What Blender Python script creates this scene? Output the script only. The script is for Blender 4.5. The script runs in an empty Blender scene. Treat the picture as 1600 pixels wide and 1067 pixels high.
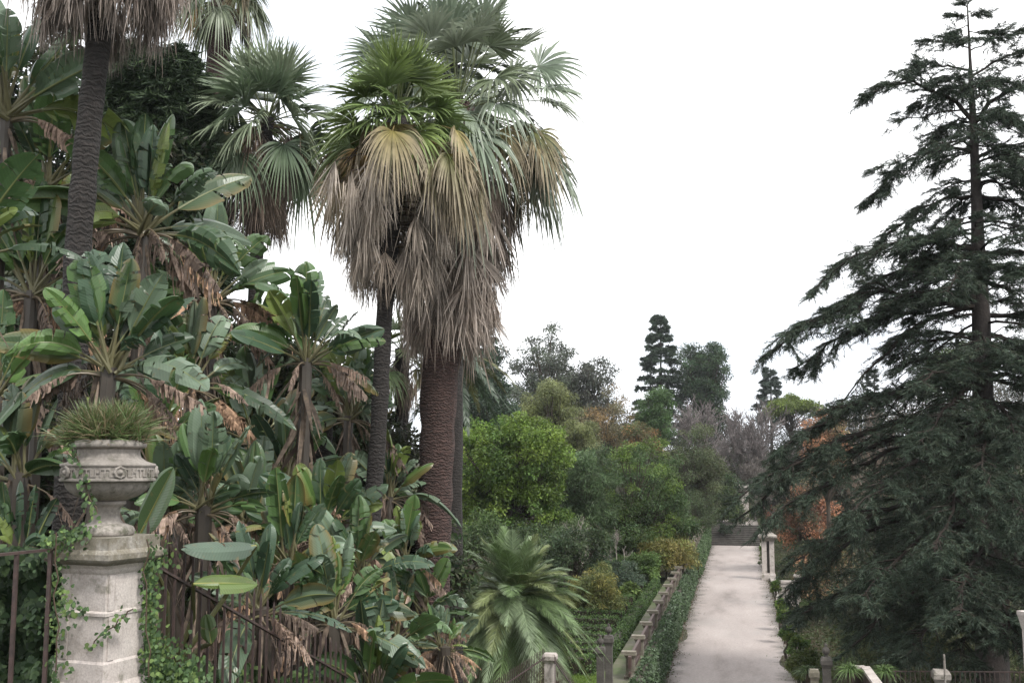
import bpy, math
import numpy as np
PI = math.pi
rng = np.random.default_rng(7)
scene = bpy.context.scene
COL = scene.collection
# ------------------------------------------------------------ camera model
F_PX = 1700.0
HOR = 729.0
CAM = np.array([0, 0, 8.2])
th = math.atan((HOR - 533.5) / F_PX)
psi = math.atan(351 * math.cos(th) / F_PX)
FH = np.array([-math.sin(psi), math.cos(psi), 0.0])
RT = np.array([math.cos(psi), math.sin(psi), 0.0])
UPZ = np.array([0, 0, 1.0])
FW = FH * math.cos(th) + UPZ * math.sin(th)
UP = -FH * math.sin(th) + UPZ * math.cos(th)
def ray(px, py): return FW * F_PX + RT * (px - 800) + UP * (533.5 - py)
def W(px, py, D):
    d = ray(px, py); return CAM + d * (D / d.dot(FH))
def GP(px, py, z):
    d = ray(px, py); return CAM + d * ((z - CAM[2]) / d[2])
def pm(D): return D / 1711.0      # metres per photo pixel at depth D

def sstep(a, b, x):
    t = np.clip((x - a) / (b - a), 0, 1); return t * t * (3 - 2 * t)
def gz(x, y):
    x = np.asarray(x, float); y = np.asarray(y, float)
    garden = 1.35 * sstep(-3.35, -3.45, x)
    bank = np.clip(6.3 - np.clip(y - 8.6, 0, None) * 0.36, 1.35, 6.3)
    mask = sstep(-4.2, -6.8, x + np.clip(y - 25, 0, None) * 0.05 - 3.2 * (1 - sstep(10, 22, y))) * sstep(4.5, 6, y)
    z = garden * (1 - mask) + np.maximum(bank, garden) * mask
    z = np.where(y < 6.0, 6.3, z)
    hill = 1.85 * sstep(121.9, 122.3, y) + np.clip(y - 135, 0, 250) * 0.045
    lat = sstep(8, 40, np.abs(x + 5)) * sstep(60, 140, y) * 2.0
    return np.where(y > 60, np.maximum(z, hill * 1.0) + lat * 0.6, z)
def gzf(p): return float(gz(p[0], p[1]))

# ------------------------------------------------------------ mesh builder
class MB:
    def __init__(s): s.v = []; s.q = []; s.t = []; s.c = []; s.uv = []; s.n = 0
    def add(s, V, Q=None, T=None, C=(.5, .5, .5), UV=None):
        V = np.asarray(V, np.float32).reshape(-1, 3); k = len(V)
        C = np.asarray(C, np.float32)
        if C.ndim == 1: C = np.broadcast_to(C, (k, 3))
        s.v.append(V); s.c.append(C.reshape(-1, 3))
        s.uv.append(np.zeros((k, 2), np.float32) if UV is None else np.asarray(UV, np.float32).reshape(-1, 2))
        if Q is not None and len(Q): s.q.append(np.asarray(Q, np.int64).reshape(-1, 4) + s.n)
        if T is not None and len(T): s.t.append(np.asarray(T, np.int64).reshape(-1, 3) + s.n)
        s.n += k
    def build(s, name, mat, parent=None, origin=None, smooth=False):
        V = np.concatenate(s.v).astype(np.float32); C = np.concatenate(s.c); UV = np.concatenate(s.uv)
        if parent is not None and origin is None: origin = np.array(parent.location)
        if origin is not None: V = V - np.asarray(origin, np.float32)
        Q = np.concatenate(s.q) if s.q else np.zeros((0, 4), np.int64)
        T = np.concatenate(s.t) if s.t else np.zeros((0, 3), np.int64)
        loops = np.concatenate([Q.ravel(), T.ravel()]).astype(np.int32)
        nq, nt = len(Q), len(T)
        me = bpy.data.meshes.new(name)
        me.vertices.add(len(V)); me.vertices.foreach_set('co', V.ravel())
        me.loops.add(len(loops)); me.loops.foreach_set('vertex_index', loops)
        me.polygons.add(nq + nt)
        st = np.concatenate([np.arange(nq) * 4, nq * 4 + np.arange(nt) * 3]).astype(np.int32)
        me.polygons.foreach_set('loop_start', st)
        me.polygons.foreach_set('use_smooth', np.full(nq + nt, smooth))
        me.update(calc_edges=True)
        a = me.color_attributes.new('Col', 'FLOAT_COLOR', 'POINT')
        c4 = np.ones((len(V), 4), np.float32); c4[:, :3] = np.clip(C, 0, 1)
        a.data.foreach_set('color', c4.ravel())
        if UV.any():
            u = me.uv_layers.new(name='UVMap'); u.data.foreach_set('uv', UV[loops].ravel())
        me.materials.append(mat)
        me.validate()
        o = bpy.data.objects.new(name, me); COL.objects.link(o)
        if parent is not None: o.parent = parent
        elif origin is not None: o.location = [float(x) for x in origin]
        return o

def tag(o, label=None, cat=None, group=None, kind=None):
    if label: o['label'] = label
    if cat: o['category'] = cat
    if group: o['group'] = group
    if kind: o['kind'] = kind
    return o
def empty(name, loc, label, cat, group=None):
    o = bpy.data.objects.new(name, None); COL.objects.link(o)
    o.location = [float(x) for x in loc]; o.empty_display_size = .3
    return tag(o, label, cat, group)

def nrm(v): return v / np.maximum(np.linalg.norm(v, axis=-1, keepdims=True), 1e-9)
def rv(n, r=None):
    r = r or rng
    return nrm(r.normal(size=(n, 3)))
def grid_q(n, k):            # n strips with k+1 rows of 2 verts
    b = (np.arange(n) * (k + 1) * 2)[:, None] + (np.arange(k) * 2)[None, :]
    return np.stack([b, b + 1, b + 3, b + 2], -1).reshape(-1, 4)
def blades(mb, P, D, S, L, Wd, droop=0., k=3, prof=None, c1=(.1, .2, .05), c2=None, pw=2.):
    P = np.atleast_2d(P); D = np.atleast_2d(D); S = np.atleast_2d(S)
    n = max(len(P), len(D), len(S))
    P = np.broadcast_to(P, (n, 3)); D = np.broadcast_to(D, (n, 3)); S = np.broadcast_to(S, (n, 3))
    L = np.broadcast_to(L, (n,)); Wd = np.broadcast_to(Wd, (n,)); droop = np.broadcast_to(droop, (n,))
    t = np.linspace(0, 1, k + 1)
    pr = np.array(prof if prof is not None else 1 - t * .95)
    ctr = P[:, None] + D[:, None] * (L[:, None] * t)[..., None]
    ctr[..., 2] -= (droop * L)[:, None] * t ** pw
    off = S[:, None] * (Wd[:, None] * pr * .5)[..., None]
    V = np.stack([ctr - off, ctr + off], 2)
    c1 = np.broadcast_to(np.asarray(c1, float), (n, 3))
    c2 = c1 if c2 is None else np.broadcast_to(np.asarray(c2, float), (n, 3))
    C = c1[:, None] * (1 - t)[None, :, None] + c2[:, None] * t[None, :, None]
    C = np.repeat(C[:, :, None], 2, 2)
    mb.add(V, Q=grid_q(n, k), C=C)
def leaves(mb, P, L, Wd, col, up=.4, r=None, N=None):
    """small folded diamond leaves with random orientation (two quads as blades)"""
    r = r or rng; n = len(P)
    D = nrm(rv(n, r) + (0 if N is None else N * .6))
    S = rv(n, r); S[:, 2] *= (1 - up); S = nrm(np.cross(D, np.cross(S, D)))
    blades(mb, P, D, S, L, Wd, droop=.15, k=2, prof=[.25, 1, .12], c1=col)
def tube(mb, pts, rad, sides=8, col=(.1, .08, .06), cap=True, jitter=0, r=None):
    pts = np.asarray(pts, float); n = len(pts); rad = np.broadcast_to(rad, (n,))
    T = nrm(np.gradient(pts, axis=0))
    ref = np.array([0, 1, 0]) if abs(T[0][1]) < .9 else np.array([1, 0, 0])
    A = nrm(np.cross(T, ref)); B = np.cross(T, A)
    a = np.linspace(0, 2 * PI, sides, endpoint=False)
    ring = A[:, None] * np.cos(a)[None, :, None] + B[:, None] * np.sin(a)[None, :, None]
    rr = np.repeat(rad[:, None], sides, 1)
    if jitter: rr = rr * (1 + (r or rng).normal(size=rr.shape) * jitter)
    V = pts[:, None] + ring * rr[..., None]
    i = np.arange(n - 1)[:, None] * sides; j = np.arange(sides)[None]; j2 = (j + 1) % sides
    Q = np.stack([i + j, i + j2, i + sides + j2, i + sides + j], -1).reshape(-1, 4)
    V = V.reshape(-1, 3); Tt = None
    if cap:
        V = np.vstack([V, pts[-1:] + T[-1:] * rad[-1] * .3]); c = len(V) - 1; l = (n - 1) * sides
        Tt = [[l + q, l + (q + 1) % sides, c] for q in range(sides)]
    mb.add(V, Q=Q, T=Tt, C=col)
def segs(mb, A, B, ra, rb, sides=4, col=(.1, .08, .07)):
    n = len(A); T = nrm(B - A); ref = np.where(np.abs(T[:, 2:]) > .9, [[1., 0, 0]], [[0, 0, 1.]])
    X = nrm(np.cross(T, ref)); Y = np.cross(T, X)
    a = np.linspace(0, 2 * PI, sides, endpoint=False)
    ring = X[:, None] * np.cos(a)[None, :, None] + Y[:, None] * np.sin(a)[None, :, None]
    ra = np.broadcast_to(ra, (n,)); rb = np.broadcast_to(rb, (n,))
    V = np.concatenate([A[:, None] + ring * ra[:, None, None], B[:, None] + ring * rb[:, None, None]], 1)
    b = np.arange(n)[:, None] * 2 * sides; j = np.arange(sides)[None]; j2 = (j + 1) % sides
    Q = np.stack([b + j, b + j2, b + sides + j2, b + sides + j], -1).reshape(-1, 4)
    c = np.asarray(col, float)
    if c.ndim == 2: c = np.repeat(c[:, None], 2 * sides, 1)
    mb.add(V, Q=Q, C=c)
def box(mb, c, s, rz=0, col=(.5, .5, .5), top=1.0):
    """box centred at c (bottom z = c[2]), size s; top scales the upper face"""
    x, y, z = s[0] / 2, s[1] / 2, s[2]
    V = np.array([[-x, -y, 0], [x, -y, 0], [x, y, 0], [-x, y, 0], [-x * top, -y * top, z], [x * top, -y * top, z], [x * top, y * top, z], [-x * top, y * top, z]])
    cc, ss = math.cos(rz), math.sin(rz)
    V = np.stack([V[:, 0] * cc - V[:, 1] * ss, V[:, 0] * ss + V[:, 1] * cc, V[:, 2]], 1) + np.asarray(c)
    mb.add(V, Q=[[0, 3, 2, 1], [4, 5, 6, 7], [0, 1, 5, 4], [1, 2, 6, 5], [2, 3, 7, 6], [3, 0, 4, 7]], C=col)
def sq_lathe(mb, c, prof, rz=0, col=(.5, .5, .5)):
    """square-plan pier: prof = [(half width, z)]"""
    cc, ss = math.cos(rz), math.sin(rz); V = []
    for h, z in prof:
        for sx, sy in ((-1, -1), (1, -1), (1, 1), (-1, 1)):
            V.append([c[0] + h * (sx * cc - sy * ss), c[1] + h * (sx * ss + sy * cc), c[2] + z])
    n = len(prof); Q = []
    for i in range(n - 1):
        for j in range(4):
            Q.append([i * 4 + j, i * 4 + (j + 1) % 4, i * 4 + 4 + (j + 1) % 4, i * 4 + 4 + j])
    Q.append([(n - 1) * 4 + j for j in range(4)])
    mb.add(V, Q=Q, C=col)
def lathe(mb, c, prof, n=64, col=(.5, .5, .5), mod=None):
    prof = np.array(prof); a = np.linspace(0, 2 * PI, n, endpoint=False)
    R = np.repeat(prof[:, :1], n, 1)
    if mod is not None: R = R * mod(prof[:, 1][:, None], a[None])
    V = np.stack([R * np.cos(a), R * np.sin(a), np.repeat(prof[:, 1:], n, 1)], -1) + np.asarray(c)
    i = np.arange(len(prof) - 1)[:, None] * n; j = np.arange(n)[None]; j2 = (j + 1) % n
    mb.add(V, Q=np.stack([i + j, i + j2, i + n + j2, i + n + j], -1).reshape(-1, 4), C=col)

# ------------------------------------------------------------ materials
def newmat(name):
    m = bpy.data.materials.new(name); m.use_nodes = True
    nt = m.node_tree; return m, nt, nt.nodes['Principled BSDF'], nt.nodes, nt.links
def noise(nt, scale, detail=4, co=None, rough=.55):
    n = nt.nodes.new('ShaderNodeTexNoise'); n.inputs['Scale'].default_value = scale
    n.inputs['Detail'].default_value = detail; n.inputs['Roughness'].default_value = rough
    if co is not None: nt.links.new(co, n.inputs['Vector'])
    return n
def ramp(nt, fac, stops):
    r = nt.nodes.new('ShaderNodeValToRGB'); e = r.color_ramp.elements
    while len(e) < len(stops): e.new(.5)
    for i, (p, c) in enumerate(stops):
        e[i].position = p; e[i].color = (c, c, c, 1) if isinstance(c, (int, float)) else (*c, 1)
    nt.links.new(fac, r.inputs[0]); return r
def mixc(nt, fac, a, b, mode='MIX'):
    m = nt.nodes.new('ShaderNodeMix'); m.data_type = 'RGBA'; m.blend_type = mode
    for s, v in ((0, fac), (6, a), (7, b)):
        if hasattr(v, 'links'): nt.links.new(v, m.inputs[s])
        elif isinstance(v, (int, float)): m.inputs[s].default_value = v
        else: m.inputs[s].default_value = (*v, 1)
    return m.outputs[2]
def bump(nt, h, dist=.01, st=.6):
    b = nt.nodes.new('ShaderNodeBump'); b.inputs['Distance'].default_value = dist; b.inputs['Strength'].default_value = st
    nt.links.new(h, b.inputs['Height']); return b.outputs[0]
def objco(nt): return nt.nodes.new('ShaderNodeTexCoord').outputs['Object']
def leafmat(name, rough=.5, tr=.25, spec=.4, var=1.5, veins=False):
    m, nt, p, N, L = newmat(name)
    at = N.new('ShaderNodeAttribute'); at.attribute_name = 'Col'
    co = objco(nt)
    nz = noise(nt, var, 3, co); rp = ramp(nt, nz.outputs['Fac'], [(.3, .72), (.7, 1.28)] if name != 'dead_leaf' else [(.3, .45), (.7, 1.35)])
    c = mixc(nt, 1.0, at.outputs['Color'], rp.outputs[0], 'MULTIPLY')
    if veins:
        uv = N.new('ShaderNodeUVMap'); sx = N.new('ShaderNodeSeparateXYZ'); L.new(uv.outputs[0], sx.inputs[0])
        a = N.new('ShaderNodeMath'); a.operation = 'MULTIPLY'; a.inputs[1].default_value = 150; L.new(sx.outputs[0], a.inputs[0])
        s = N.new('ShaderNodeMath'); s.operation = 'SINE'; L.new(a.outputs[0], s.inputs[0])
        rp2 = ramp(nt, s.outputs[0], [(0, .94), (1, 1.05)])
        c = mixc(nt, 1.0, c, rp2.outputs[0], 'MULTIPLY')
        L.new(bump(nt, s.outputs[0], .0015, .35), p.inputs['Normal'])
        nz2 = noise(nt, 14, 4, co); rp3 = ramp(nt, nz2.outputs['Fac'], [(.62, 0.), (.7, 1.)])
        c = mixc(nt, rp3.outputs[0], c, mixc(nt, .5, c, (.16, .12, .05)))
    L.new(c, p.inputs['Base Color'])
    p.inputs['Roughness'].default_value = rough; p.inputs['Specular IOR Level'].default_value = spec
    if tr > 0:
        t = N.new('ShaderNodeBsdfTranslucent'); L.new(c, t.inputs[0])
        mx = N.new('ShaderNodeMixShader'); mx.inputs[0].default_value = tr
        L.new(p.outputs[0], mx.inputs[1]); L.new(t.outputs[0], mx.inputs[2])
        L.new(mx.outputs[0], N['Material Output'].inputs[0])
    return m
def rockmat(name, cols, sc=3, rough=.85, bd=.01, fine=30, usecol=False, moss=None):
    m, nt, p, N, L = newmat(name); co = objco(nt)
    n1 = noise(nt, sc, 6, co, .62); n2 = noise(nt, fine, 5, co, .6)
    c = ramp(nt, n1.outputs['Fac'], cols).outputs[0]
    c = mixc(nt, .55, c, ramp(nt, n2.outputs['Fac'], [(.3, .55), (.7, 1.3)]).outputs[0], 'MULTIPLY')
    if usecol:
        at = N.new('ShaderNodeAttribute'); at.attribute_name = 'Col'
        c = mixc(nt, 1.0, c, at.outputs['Color'], 'MULTIPLY')
    if moss:
        n3 = noise(nt, moss[1], 5, co, .7)
        c = mixc(nt, ramp(nt, n3.outputs['Fac'], [(moss[2] - .06, 0.), (moss[2] + .08, .9)]).outputs[0], c, moss[0])
        mpz = N.new('ShaderNodeMapping'); mpz.inputs['Scale'].default_value = (1, 1, .18); L.new(co, mpz.inputs[0])
        n4 = noise(nt, 16, 4, mpz.outputs[0], .6)
        c = mixc(nt, ramp(nt, n4.outputs['Fac'], [(.56, 0.), (.78, .35)]).outputs[0], c, (.07, .062, .05))
    L.new(c, p.inputs['Base Color']); p.inputs['Roughness'].default_value = rough
    L.new(bump(nt, n2.outputs['Fac'], bd, .7), p.inputs['Normal'])
    return m
M = {}
M['leaf'] = leafmat('waxy_leaf', .36, .2, .45, 1.2, True)
M['dead'] = leafmat('dead_leaf', .75, .15, .2, 11, True)
M['foliage'] = leafmat('foliage', .55, .36, .3, .5)
M['needle'] = leafmat('needles', .65, .12, .25, .6)
M['frond'] = leafmat('palm_frond', .45, .2, .45, 2)
M['skirt'] = leafmat('dead_frond', .8, .15, .15, 4)
M['bark'] = rockmat('bark', [(.3, (.015, .012, .011)), (.7, (.052, .042, .037))], 2.5, .95, .05, 14)
M['twig'] = leafmat('twig', .9, 0, .1, 2)
M['stone'] = rockmat('weathered_stone', [(.28, (.12, .105, .09)), (.5, (.25, .225, .20)), (.75, (.37, .335, .30))], 2.2, .9, .004, 38, False, ((.075, .075, .05), 5.5, .58))
M['limestone'] = rockmat('pale_limestone', [(.25, (.26, .225, .195)), (.5, (.44, .39, .36)), (.75, (.51, .465, .43))], 2.4, .85, .002, 60, False, ((.12, .115, .08), 3.2, .60))
M['capstone'] = rockmat('mossy_capstone', [(.3, (.09, .085, .06)), (.55, (.17, .15, .115)), (.75, (.33, .31, .28))], 4, .95, .004, 45, False, ((.45, .44, .40), 26, .66))
M['darkstone'] = rockmat('dark_stone', [(.3, (.045, .04, .035)), (.7, (.12, .108, .096))], 3, .95, .006, 30)
M['iron'] = rockmat('painted_iron', [(.3, (.022, .016, .015)), (.7, (.075, .045, .038))], 9, .6, .002, 70)
M['soil'] = rockmat('soil', [(.3, (.018, .015, .010)), (.7, (.05, .04, .026))], .8, 1, .05, 9)
def palm_bark(name, a, b, ring=13, bd=.018):
    m, nt, p, N, L = newmat(name); co = objco(nt)
    w = N.new('ShaderNodeTexWave'); w.bands_direction = 'Z'; w.inputs['Scale'].default_value = ring * .3
    w.inputs['Distortion'].default_value = 9; w.inputs['Detail'].default_value = 4; w.inputs['Detail Scale'].default_value = 2.5; L.new(co, w.inputs[0])
    mp = N.new('ShaderNodeMapping'); mp.inputs['Scale'].default_value = (1, 1, 3); L.new(co, mp.inputs[0])
    n2 = noise(nt, 7, 6, mp.outputs[0], .65)
    c = ramp(nt, n2.outputs['Fac'], [(.3, a), (.7, b)]).outputs[0]
    c = mixc(nt, .45, c, ramp(nt, w.outputs['Fac'], [(.2, .55), (.8, 1.25)]).outputs[0], 'MULTIPLY')
    L.new(c, p.inputs['Base Color']); p.inputs['Roughness'].default_value = .95
    ad = N.new('ShaderNodeMath'); ad.operation = 'ADD'; L.new(w.outputs['Fac'], ad.inputs[0]); L.new(n2.outputs['Fac'], ad.inputs[1])
    L.new(bump(nt, ad.outputs[0], bd, .8), p.inputs['Normal'])
    return m
M['pbark'] = palm_bark('palm_bark', (.009, .008, .007), (.034, .028, .025))
M['rbark'] = palm_bark('reddish_palm_bark', (.020, .013, .011), (.098, .056, .047), 14, .05)

# ------------------------------------------------------------ world, light, camera
w = bpy.data.worlds.new('World'); scene.world = w; w.use_nodes = True
nt = w.node_tree; N, L = nt.nodes, nt.links
bg = N['Background']; sky = N.new('ShaderNodeTexSky'); sky.sky_type = 'NISHITA'; sky.sun_disc = False
SUN_EL, SUN_AZ = math.radians(52), math.radians(60)
sky.sun_elevation = SUN_EL; sky.sun_rotation = SUN_AZ
tc = N.new('ShaderNodeTexCoord'); mp = N.new('ShaderNodeMapping'); mp.inputs['Scale'].default_value = (1, 1, 2.2)
L.new(tc.outputs['Generated'], mp.inputs[0])
n1 = noise(nt, 2.6, 6, mp.outputs[0], .5)
cov = ramp(nt, n1.outputs['Fac'], [(.30, .80), (.44, 1.)])
n2 = noise(nt, 2.2, 5, mp.outputs[0], .5)
cc = ramp(nt, n2.outputs['Fac'], [(.30, (8.6, 8.9, 9.4)), (.56, (11.5, 11.6, 11.8))])
for e, c in zip(cc.color_ramp.elements, ((.50, .545, .61), (.985, .99, 1.0))): e.color = (*c, 1)
vm = N.new('ShaderNodeVectorMath'); vm.operation = 'SCALE'; vm.inputs['Scale'].default_value = 11.5
L.new(cc.outputs[0], vm.inputs[0])
L.new(mixc(nt, cov.outputs[0], sky.outputs[0], vm.outputs[0]), bg.inputs[0])
bg.inputs[1].default_value = .105
sd = bpy.data.lights.new('sun', 'SUN'); sd.energy = 2.3; sd.angle = math.radians(12); sd.color = (1, .97, .92)
so = bpy.data.objects.new('sun', sd); COL.objects.link(so)
# light comes from high above, right and slightly behind the camera
sdir = np.array([math.cos(SUN_EL) * math.sin(SUN_AZ), -math.cos(SUN_EL) * .2, math.sin(SUN_EL)])
from mathutils import Vector, Matrix
sv = Vector((math.sin(math.radians(125)) * math.cos(SUN_EL), math.cos(math.radians(125)) * math.cos(SUN_EL), math.sin(SUN_EL)))
sky.sun_rotation = math.radians(125)
so.rotation_euler = sv.to_track_quat('Z', 'Y').to_euler(); so.location = (0, -5, 40)
cd = bpy.data.cameras.new('camera'); cd.lens = F_PX / 1600 * 36; cd.sensor_width = 36; cd.clip_end = 3000
co_ = bpy.data.objects.new('camera', cd); COL.objects.link(co_)
co_.matrix_world = Matrix(((RT[0], UP[0], -FW[0], CAM[0]), (RT[1], UP[1], -FW[1], CAM[1]), (RT[2], UP[2], -FW[2], CAM[2]), (0, 0, 0, 1)))
scene.camera = co_
scene.view_settings.view_transform = 'Standard'; scene.view_settings.look = 'None'
scene.view_settings.exposure = 0.84; scene.view_settings.gamma = 1
scene.render.engine = 'CYCLES'
scene.cycles.max_bounces = 6; scene.cycles.transparent_max_bounces = 8

# ------------------------------------------------------------ ground
xs = np.unique(np.concatenate([np.linspace(-900, -60, 12), np.linspace(-60, -8, 27), np.linspace(-8, -3, 26), [-3.46, -3.44, -3.34], np.linspace(-3, 40, 30), np.linspace(40, 900, 12)]))
ys = np.unique(np.concatenate([np.linspace(-60, 5.9, 8), np.linspace(6, 60, 55), np.linspace(60, 117.9, 30), [118.08, 121.9, 122.1, 122.3], np.linspace(119, 400, 60), np.linspace(400, 1500, 8)]))
X, Y = np.meshgrid(xs, ys); Z = gz(X, Y)
Z = Z + np.where((X > 3) | (X < -7), np.sin(X * .9) * np.cos(Y * .7) * .06, 0)
g = MB(); nx, ny = len(xs), len(ys)
i = np.arange(ny - 1)[:, None] * nx; j = np.arange(nx - 1)[None]
g.add(np.stack([X, Y, Z], -1), Q=np.stack([i + j, i + j + 1, i + nx + j + 1, i + nx + j], -1).reshape(-1, 4))
m, nt, p, N, L = newmat('ground'); co = objco(nt)
a = noise(nt, .25, 5, co); b = noise(nt, 6, 6, co, .7)
c = ramp(nt, a.outputs['Fac'], [(.4, (.022, .034, .012)), (.55, (.032, .026, .016)), (.7, (.035, .050, .015))]).outputs[0]
c = mixc(nt, .7, c, ramp(nt, b.outputs['Fac'], [(.3, .5), (.7, 1.5)]).outputs[0], 'MULTIPLY')
L.new(c, p.inputs['Base Color']); p.inputs['Specular IOR Level'].default_value = .05; p.inputs['Roughness'].default_value = 1; L.new(bump(nt, b.outputs['Fac'], .06), p.inputs['Normal'])
tag(g.build('ground', m), kind='structure')

def sheet(name, x0, x1, y0, y1, z, mat, nx=2, ny=2, kind='structure'):
    s = MB(); xx, yy = np.meshgrid(np.linspace(x0, x1, nx), np.linspace(y0, y1, ny))
    i = np.arange(ny - 1)[:, None] * nx; j = np.arange(nx - 1)[None]
    s.add(np.stack([xx, yy, np.full_like(xx, z)], -1), Q=np.stack([i + j, i + j + 1, i + nx + j + 1, i + nx + j], -1).reshape(-1, 4))
    return tag(s.build(name, mat), kind=kind)
m, nt, p, N, L = newmat('sandy_path'); co = objco(nt)
mp = N.new('ShaderNodeMapping'); mp.inputs['Scale'].default_value = (.45, .12, 1); L.new(co, mp.inputs[0])
a = noise(nt, 1.0, 7, mp.outputs[0], .62); b = noise(nt, 9, 9, co, .8)
mp2 = N.new('ShaderNodeMapping'); mp2.inputs['Scale'].default_value = (.35, .16, 1); L.new(co, mp2.inputs[0])
d = noise(nt, .7, 6, mp2.outputs[0], .6)
c = ramp(nt, a.outputs['Fac'], [(.27, (.16, .135, .122)), (.46, (.27, .232, .214)), (.7, (.33, .288, .267))]).outputs[0]
c = mixc(nt, .5, c, ramp(nt, b.outputs['Fac'], [(.35, .55), (.62, 1.3)]).outputs[0], 'MULTIPLY')
c = mixc(nt, ramp(nt, d.outputs['Fac'], [(.54, 0.), (.68, .5)]).outputs[0], c, (.17, .14, .12))
# damp dark soil creeping in along both edges
sx = N.new('ShaderNodeSeparateXYZ'); L.new(co, sx.inputs[0])
ab = N.new('ShaderNodeMath'); ab.operation = 'ADD'; ab.inputs[1].default_value = .43; L.new(sx.outputs[0], ab.inputs[0])
ab2 = N.new('ShaderNodeMath'); ab2.operation = 'ABSOLUTE'; L.new(ab.outputs[0], ab2.inputs[0])
e1 = noise(nt, .9, 6, co, .65)
ad = N.new('ShaderNodeMath'); ad.operation = 'MULTIPLY_ADD'; ad.inputs[1].default_value = 2.6; L.new(e1.outputs['Fac'], ad.inputs[0]); L.new(ab2.outputs[0], ad.inputs[2])
edge = ramp(nt, ad.outputs[0], [(0, 0.), (1, 1.)])
mr = N.new('ShaderNodeMapRange'); mr.inputs[1].default_value = 3.05; mr.inputs[2].default_value = 3.9; L.new(ad.outputs[0], mr.inputs[0])
c = mixc(nt, mr.outputs[0], c, (.085, .075, .062))
L.new(c, p.inputs['Base Color'])
L.new(ramp(nt, d.outputs['Fac'], [(.5, .9), (.66, .5)]).outputs[0], p.inputs['Roughness'])
L.new(bump(nt, b.outputs['Fac'], .012), p.inputs['Normal'])
sheet('path', -2.94, 2.12, 20, 117.9, .008, m)
M['path'] = m
m, nt, p, N, L = newmat('mossy_walk'); co = objco(nt)
a = noise(nt, .8, 6, co, .65); b = noise(nt, 12, 5, co)
c = ramp(nt, a.outputs['Fac'], [(.35, (.12, .11, .088)), (.5, (.08, .083, .045)), (.62, (.05, .07, .02))]).outputs[0]
c = mixc(nt, .5, c, ramp(nt, b.outputs['Fac'], [(.3, .7), (.7, 1.2)]).outputs[0], 'MULTIPLY'); L.new(c, p.inputs['Base Color'])
p.inputs['Roughness'].default_value = .95; M['walk'] = m
s = MB(); box(s, (-3.85, 75, 1.0), (.80, 83, .56)); tag(s.build('raised_walk', M['walk']), kind='structure')
# puddles
m, nt, p, N, L = newmat('puddle'); p.inputs['Base Color'].default_value = (.10, .085, .07, 1); p.inputs['Roughness'].default_value = .03; p.inputs['Specular IOR Level'].default_value = .9
M['puddle'] = m
def puddle(cx, cy, rx, ry, sd):
    r = np.random.default_rng(sd); n = 60; a = np.linspace(0, 2 * PI, n, endpoint=False)
    k = 1 + sum(r.uniform(-.16, .16) * np.cos(f * a + r.uniform(0, 6)) for f in (2, 3, 4))
    V = np.stack([cx + rx * k * np.cos(a), cy + ry * k * np.sin(a), np.full(n, .013)], 1)
    V = V[(V[:, 0] < 2.11) & (V[:, 0] > -2.93)]; n = len(V)
    s = MB(); s.add(np.vstack([V, [[cx, cy, .013]]]), T=[[q, (q + 1) % n, n] for q in range(n)])
    tag(s.build('puddle_water', M['puddle']), kind='structure')
puddle(1.8, 48.5, .2, 1.6, 1); puddle(1.95, 42.2, .3, 1.5, 2); puddle(-2.72, 55, .2, 1.8, 4)

# steps at the far end of the path
st = empty('stone_steps', (-.4, 118, 0), 'wide flight of dark stone steps across the far end of the pale path', 'steps')
for k in range(11):
    b_ = MB(); box(b_, (-.42, 118.2 + k * .36 + .6, k * .172), (5.3, 1.2, .172)); box(b_, (-.42, 118.17 + k * .36 + .6, k * .172 + .135), (5.32, 1.22, .04))
    b_.build('step', M['darkstone'], st)
s = MB(); box(s, (-.4, 132.3, 1.75), (5.2, 20, .145)); s2=1; tag(s.build('upper_path', M['path']), kind='structure')

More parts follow.
